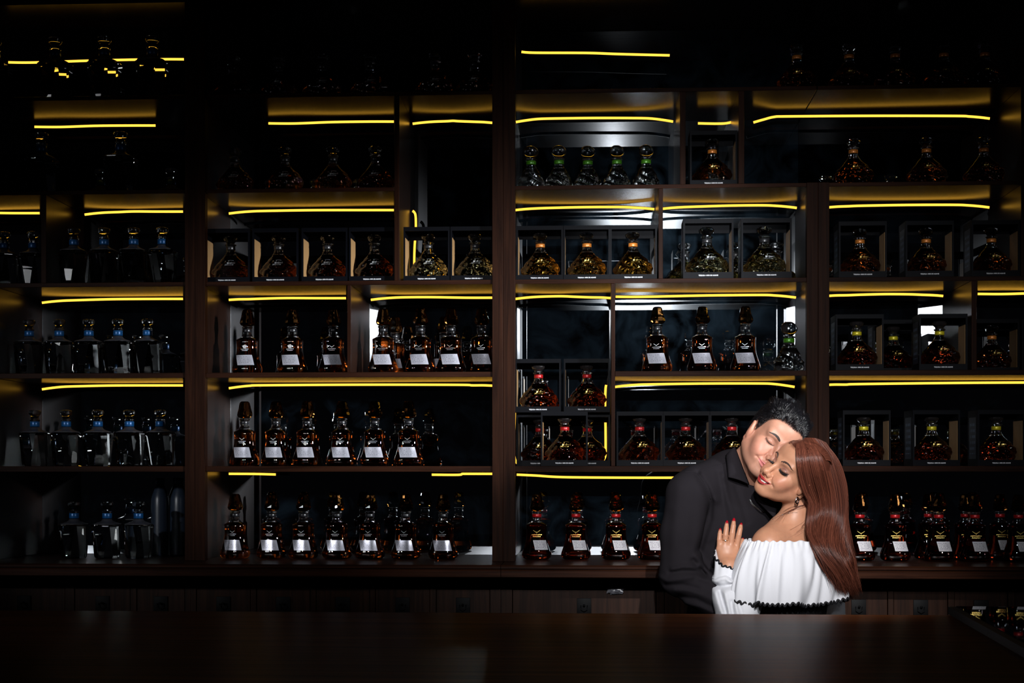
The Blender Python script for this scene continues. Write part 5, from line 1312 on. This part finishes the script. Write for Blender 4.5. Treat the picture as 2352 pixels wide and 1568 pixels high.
def his_hair():
    L = Lm; nm = vert_normals(mV, mQ)
    m = (np.linalg.norm(L, axis=1) < .16) & (L[:, 2] > hairline_m(L)) & (np.abs(L[:, 0]) < .0745)
    ids = np.flatnonzero(m); soft = np.clip((L[ids, 2] - hairline_m(L[ids])) / .010, 0.05, 1)
    c = np.array(mb.data.color_attributes['Col'].data.foreach_get.__self__ and [0]) if False else None
    pick = rng.choice(ids, 15000, p=soft / soft.sum()); Lp = L[pick]; n = nm[pick] @ mHd.R
    n = n / np.linalg.norm(n, axis=1, keepdims=True); N = len(pick)
    side = np.clip((np.abs(Lp[:, 0]) - .040) / .022, 0, 1) * np.clip((.088 - Lp[:, 2]) / .030, 0, 1); back = np.clip((Lp[:, 1] - .06) / .03, 0, 1) * np.clip((.08 - Lp[:, 2]) / .05, 0, 1)
    short = np.maximum(side, back); fade = np.clip((Lp[:, 2] - hairline_m(Lp)) / .045, .10, 1)
    ln = (.058 + .010 * np.sin(Lp[:, 0] * 90 + Lp[:, 1] * 40)) * (1 - short) + (.004 + .010 * fade) * short
    front = np.clip((-.02 - Lp[:, 1]) / .05, 0, 1)
    ln *= rng.uniform(.75, 1.1, N) * (1 - .15 * front)
    edge = np.clip((Lp[:, 2] - hairline_m(Lp)) / .012, .25, 1); ln *= np.where(short > .5, edge, .6 + .4 * edge)
    flow = np.stack([.22 + 0 * front, .80 - .35 * front, .10 + .62 * front], 1)
    flow = flow * (1 - short[:, None]) + np.stack([np.sign(Lp[:, 0]) * .05, .55 + 0 * short, -.65 + 0 * short], 1) * short[:, None]
    K = 9; pts = np.zeros((N, K, 3)); p = Lp.copy(); pts[:, 0] = p - n * .001
    cen = Lp[rng.choice(np.flatnonzero(short < .4), 230)]; ci = np.argmin(((Lp[:, None, :] - cen[None]) ** 2).sum(2), 1); cp_ = rng.uniform(0, 6.28, (230, 3))[ci]; cd = rng.normal(0, .12, (230, 3))[ci]
    jit = rng.normal(0, .07, (N, 3)); ls = (1 - short)
    for k in range(1, K):
        t = k / (K - 1); lift = (.85 - 1.35 * t) * ls + (.35 - .15 * t) * short
        d = n * lift[:, None] + flow * (.35 + .85 * t) + jit + ls[:, None] * (cd * (.4 + .8 * t) + .30 * np.stack([np.sin(cp_[:, 0] + 5.5 * t), .6 * np.cos(cp_[:, 1] + 5 * t), .6 * np.sin(cp_[:, 2] + 6 * t)], 1))
        d /= np.linalg.norm(d, axis=1, keepdims=True); p = p + d * (ln / (K - 1))[:, None]; pts[:, k] = p
    tipc = np.zeros((230, K, 3)); cnt = np.bincount(ci, minlength=230)
    for q in range(3):
        for k in range(K): tipc[:, k, q] = np.bincount(ci, pts[:, k, q], 230) / np.maximum(cnt, 1)
    g = (np.linspace(0, 1, K) ** 1.3 * .40)[None, :, None] * ls[:, None, None]; pts = pts * (1 - g) + tipc[ci] * g
    W = mHd.c + pts.reshape(-1, 3) * mHd.s @ mHd.R.T
    rad = np.array([.00042, .00046, .00046, .00046, .00044, .00040, .00034, .00024, .00008])[None, :] * (1 - .35 * short[:, None])
    strands('hair', W.reshape(N, K, 3), rad, HAIR_M, man, MO)
    # dark roots on the scalp
    a = mb.data.color_attributes['Col']; buf = np.zeros(len(mV) * 4, np.float32); a.data.foreach_get('color', buf); buf = buf.reshape(-1, 4)
    k = np.clip((L[:, 2] - hairline_m(L)) / .008, 0, 1) * (np.linalg.norm(L, axis=1) < .16) * (np.abs(L[:, 0]) < .076) * .88
    buf[:, :3] = mixc(buf[:, :3], (0.012, 0.011, 0.012), k); a.data.foreach_set('color', buf.ravel())
his_hair()
fT_ = bvh_of(fG.reshape(-1, 3), [(i * 521 + j, i * 521 + j + 1, (i + 1) * 521 + j + 1, (i + 1) * 521 + j) for i in range(49) for j in range(520)])
def over(px, py, lift, fall):
    """in front of her head, back or blouse at this photo position"""
    q = J(px, py) - LENS; d = q / np.linalg.norm(q); best = None
    for t in (wT_, fT_):
        h = ray(t, LENS, d)
        if h is not None:
            s = np.linalg.norm(h[0] - LENS); best = s if best is None else min(best, s)
    f = np.linalg.norm(J(px, py, fall) - LENS)
    return (min(best - lift, f + .06) if best is not None else f), best
def resample(P_, n):
    P_ = np.asarray(P_, float); s = np.concatenate([[0], np.cumsum(np.linalg.norm(np.diff(P_[:, :2], axis=0), axis=1))]); t = np.linspace(0, s[-1], n); out = np.zeros((n, P_.shape[1]))
    i = np.clip(np.searchsorted(s, t, side='right') - 1, 0, len(s) - 2); f = ((t - s[i]) / (s[i + 1] - s[i]))[:, None]; M = len(P_) - 1
    p0, p1, p2, p3 = P_[np.maximum(i - 1, 0)], P_[i], P_[i + 1], P_[np.minimum(i + 2, M)]
    return 0.5 * (2 * p1 + (p2 - p0) * f + (2 * p0 - 5 * p1 + 4 * p2 - p3) * f ** 2 + (-p0 + 3 * p1 - 3 * p2 + p3) * f ** 3)
GUIDES = [
 [(1829, 1019), (1828, 1034), (1830, 1068), (1836, 1101), (1846, 1133), (1856, 1152), (1853, 1180), (1852, 1218), (1862, 1243), (1880, 1275), (1897, 1303), (1917, 1338), (1930, 1372)],
 [(1840, 1016), (1843, 1036), (1846, 1070), (1853, 1105), (1863, 1137), (1872, 1158), (1867, 1190), (1866, 1225), (1877, 1250), (1895, 1283), (1912, 1312), (1932, 1348), (1945, 1378)],
 [(1853, 1013), (1860, 1036), (1868, 1070), (1876, 1105), (1885, 1140), (1888, 1170), (1880, 1205), (1880, 1240), (1892, 1268), (1912, 1300), (1932, 1335), (1950, 1375)],
 [(1866, 1013), (1880, 1038), (1890, 1072), (1899, 1108), (1906, 1145), (1907, 1180), (1899, 1215), (1898, 1250), (1910, 1280), (1930, 1312), (1945, 1345), (1955, 1380)],
 [(1878, 1014), (1896, 1042), (1908, 1075), (1917, 1110), (1923, 1150), (1924, 1190), (1918, 1230), (1920, 1265), (1932, 1296), (1946, 1325), (1955, 1352), (1960, 1378)],
 [(1890, 1018), (1911, 1046), (1924, 1080), (1932, 1113), (1937, 1150), (1938, 1190), (1935, 1230), (1938, 1265), (1948, 1298), (1957, 1325), (1963, 1350), (1966, 1368)],
 [(1902, 1024), (1925, 1054), (1938, 1086), (1945, 1118), (1947, 1155), (1946, 1190), (1949, 1225), (1953, 1258), (1961, 1290), (1966, 1315), (1968, 1340), (1966, 1356)]]
for g in GUIDES[2:]: g.insert(0, (g[0][0] - 5, g[0][1] - 8))
def her_hair():
    K = 30; G = []
    for gi, g in enumerate(GUIDES):
        px = resample(g, K); ds = []; lim = []
        for k, (x, y) in enumerate(px):
            t = k / (K - 1); d, b = over(x, y, .003 + .021 * min(1, t * 3.2) + .014 * min(1, max(0, t - .25) * 6), -.085 + .02 * t - (.02 if gi < 2 else 0)); ds.append(d); lim.append(1e9 if b is None else b - .016)
        ds = np.array(ds); lim = np.array(lim)
        for _ in range(14):
            s = ds.copy(); s[1:-1] = (ds[:-2] + 2 * ds[1:-1] + ds[2:]) / 4; ds = np.minimum(s, lim)
        W = []
        for (x, y), d in zip(px, ds):
            q = J(x, y) - LENS; W.append(LENS + q / np.linalg.norm(q) * d)
        G.append(W)
    G = np.array(G); vd = G - LENS; vd /= np.linalg.norm(vd, axis=2, keepdims=True)
    n = 5200; T = np.linspace(0, 1, K)
    clump = rng.uniform(0, 1, 150); cph = rng.uniform(0, 6.28, (150, 4)); cdx = rng.normal(0, 1, (150, 2)); clay = rng.uniform(0, 1, 150) ** 1.4
    ci = rng.integers(0, 150, n); u = np.clip(clump[ci] + rng.normal(0, .030, n) * np.where(rng.random(n) < .3, 3, 1), 0, 1) * (len(GUIDES) - 1)
    i = np.minimum(u.astype(int), len(GUIDES) - 2); f = (u - i)[:, None, None]; f = f * f * (3 - 2 * f) * .5 + f * .5
    Pn = G[i] * (1 - f) + G[i + 1] * f; Vd = vd[i]
    lay = (clay[ci] * .75 + .25 * rng.uniform(0, 1, n))[:, None] * (.004 + .034 * np.minimum(1, T * 3.5))[None, :]
    Pn = Pn + Vd * (lay - .004)[..., None]
    Rr, Uu = np.array(RGT), np.array((0, 0, 1.0)); gr = (T ** 1.5)[None, :]; late = np.clip((T - .45) / .55, 0, 1)[None, :]
    a = cph[ci][:, 0:1] + 9.0 * T[None, :] + rng.normal(0, .25, n)[:, None]; b = cph[ci][:, 1:2] + 6.0 * T[None, :]
    wx = .0035 * gr * np.sin(a) + late * .0120 * np.sin(cph[ci][:, 2:3] + 12 * T[None, :]) + cdx[ci][:, 0:1] * .0075 * late + rng.normal(0, .0012, n)[:, None] * gr + rng.normal(0, .003, n)[:, None] * late ** 2
    wy = .0035 * gr * np.cos(b) + cdx[ci][:, 1:2] * .005 * late
    Pn = Pn + Rr * wx[..., None] + Vd * wy[..., None]
    end = rng.uniform(.72, 1.0, n); end[rng.random(n) < .15] *= .82
    idx = T[None, :] * end[:, None] * (K - 1); lo = np.minimum(idx.astype(int), K - 2); ff = (idx - lo)[..., None]; r_ = np.arange(n)[:, None]
    Pn = Pn[r_, lo] * (1 - ff) + Pn[r_, lo + 1] * ff
    rad = np.interp(T, [0, .1, .8, 1], [.0006, .00085, .0007, .0001])
    # far side of the parting
    FAR = [[(1829, 1019, -.15), (1814, 1012, -.13), (1802, 1019, -.10), (1796, 1032, -.075), (1794, 1050, -.05), (1800, 1080, -.02)],
           [(1842, 1017, -.16), (1832, 1006, -.14), (1818, 1008, -.09), (1812, 1024, -.05), (1815, 1060, -.01), (1825, 1120, .0)],
           [(1856, 1017, -.165), (1852, 1003, -.14), (1848, 1006, -.08), (1846, 1030, -.03), (1850, 1080, .01), (1860, 1150, .01)],
           [(1872, 1020, -.165), (1874, 1006, -.14), (1877, 1012, -.08), (1880, 1040, -.02), (1885, 1100, .02), (1890, 1180, .02)],
           [(1890, 1026, -.16), (1896, 1016, -.13), (1904, 1026, -.07), (1908, 1060, -.02), (1910, 1120, .02), (1915, 1200, .01)],
           [(1906, 1034, -.15), (1917, 1033, -.12), (1926, 1050, -.07), (1930, 1090, -.02), (1935, 1150, .0), (1938, 1230, -.01)],
           [(1915, 1044, -.14), (1928, 1047, -.11), (1936, 1066, -.07), (1939, 1100, -.03), (1942, 1160, -.01), (1944, 1240, -.02)]]
    FG = []
    for g in FAR:
        q = resample(g, K)
        x0, y0 = g[0][0] + 1, g[0][1] + 7; d0, b0 = over(x0, y0, .008, -.15); w0 = J(x0, y0) - LENS; w0 = LENS + w0 / np.linalg.norm(w0) * d0
        W = np.array([J(*p) for p in q]); W = W + (w0 - W[0]) * (1 - np.linspace(0, 1, K))[:, None] ** 3; FG.append(W)
    FG = np.array(FG); n2 = 3200; u = rng.uniform(0, len(FAR) - 1, n2); i = np.minimum(u.astype(int), len(FAR) - 2); f = (u - i)[:, None, None]
    P2 = FG[i] * (1 - f) + FG[i + 1] * f; c = np.array(wHd.c); o = P2 - c; o /= np.linalg.norm(o, axis=2, keepdims=True)
    P2 = P2 - o * (rng.uniform(0, .010, n2)[:, None] * np.minimum(1, T * 4))[..., None] + rng.normal(0, .0008, (n2, 1, 3)) * T[None, :, None]
    # push strands out of the skull
    def clear(Pq, marg):
        L = (Pq - wHd.c) @ wHd.R / wHd.s; e = L - np.array((0, .018, .030)); r_ = np.array((.076, .0965, .0865)); s = np.linalg.norm(e / r_, axis=-1); k = np.where(s < 1 + marg, (1 + marg) / np.maximum(s, 1e-6), 1.0)
        return wHd.c + (np.array((0, .018, .030)) + e * k[..., None]) * wHd.s @ wHd.R.T
    L2 = (P2 - wHd.c) @ wHd.R / wHd.s; e2 = L2 - np.array((0, .018, .030)); s2 = np.linalg.norm(e2 / np.array((.076, .0965, .0865)), axis=-1)
    cap_ = 1.05 + .09 * np.minimum(1, T * 5)[None, :] * rng.uniform(.3, 1, (n2, 1)); f2 = np.where(s2 > cap_, cap_ / s2, 1.0); fb = np.clip((.62 - T) / .25, 0, 1)[None, :]; f2 = f2 * fb + (1 - fb)
    P2 = wHd.c + (np.array((0, .018, .030)) + e2 * f2[..., None]) * wHd.s @ wHd.R.T
    P2 = clear(P2, .02); Pn[:, :K // 2] = clear(Pn[:, :K // 2], .01)
    # fine strays over the neck and around the outline
    S = []
    for _ in range(26):
        j = rng.normal(0, 3, 2); g = [(1858, 1158 + j[0]), (1838, 1163 + j[1]), (1822, 1168 + j[0]), (1804 + j[1], 1177 + j[0]), (1786 + 3 * j[1], 1196 + 2 * j[0])] if rng.random() < .6 else [(1856, 1190 + j[0]), (1845 + j[1], 1206 + j[0]), (1838 + 3 * j[0], 1216 + j[1]), (1832 + 4 * j[1], 1222 + 2 * j[0])]
        q = resample(g, K); W = []
        for x, y in q:
            d, b = over(x, y, .003, -.14); w_ = J(x, y) - LENS; W.append(LENS + w_ / np.linalg.norm(w_) * d)
        W = np.array(W)
        for _k in range(3): W[1:-1] = (W[:-2] + 2 * W[1:-1] + W[2:]) / 4
        S.append(W)
    S = np.array(S)
    k = rng.choice(n, 160, replace=False); S2 = Pn[k] + (rng.normal(0, .010, (160, 1, 3)) * (np.clip(T - .2, 0, 1) ** 1.2)[None, :, None]) + Rr * (.006 * np.sin(8 * T[None, :] + rng.uniform(0, 6, (160, 1))) * T[None, :])[..., None]
    allp = np.concatenate([Pn, P2, S, S2]); rr = np.concatenate([np.tile(rad, (n, 1)), np.tile(rad * .9, (n2, 1)), np.tile(rad * .26, (len(S) + 160, 1))])
    strands('hair', allp, rr, HAIR_W, woman, WO)['label'] = 'long wavy auburn hair'
    # roots and temples tinted under the hair
    a = wb.data.color_attributes['Col']; buf = np.zeros(len(wV) * 4, np.float32); a.data.foreach_get('color', buf); buf = buf.reshape(-1, 4); L = Lw
    hl = np.interp(azim(L), [0, 20, 40, 58, 75, 95, 110, 130, 180], [.068, .070, .066, .050, .010, -.030, -.05, -.07, -.08])
    k = np.clip((L[:, 2] - hl) / .010, 0, 1) * (np.linalg.norm(L, axis=1) < .17) * .9
    k = k * ~((np.abs(L[:, 0]) > .066) & (np.linalg.norm(L[:, 1:] - np.array((.01, -.02)), axis=1) < .032))
    buf[:, :3] = mixc(buf[:, :3], (0.080, 0.024, 0.016), k); a.data.foreach_set('color', buf.ravel())
her_hair()
def scalp_cap():
    """smooth hair lying on the scalp under the long strands"""
    L = Lw; hl = np.interp(azim(L), [0, 20, 40, 58, 75, 95, 110, 130, 180], [.076, .078, .074, .058, .018, .0, -.05, -.07, -.08])
    ok = (L[:, 2] > hl) & (np.linalg.norm(L, axis=1) < .17) & ~((np.abs(L[:, 0]) > .0640) & (L[:, 2] < .03) & (np.abs(L[:, 1] - .01) < .035))
    f = wQ[ok[wQ].all(1)]; u, inv = np.unique(f, return_inverse=True); nm = vert_normals(wV, wQ)[u]; d = np.clip((L[u, 2] - hl[u]) / .02, 0, 1)
    o = np_mesh('scalp_hair', wV[u] + nm * (.0006 + .0032 * d)[:, None], inv.reshape(f.shape), HAIR_W, woman, True, WO)
    c = np.full(len(u), .30); paint(o, np.stack([c, c, c], 1))
scalp_cap()
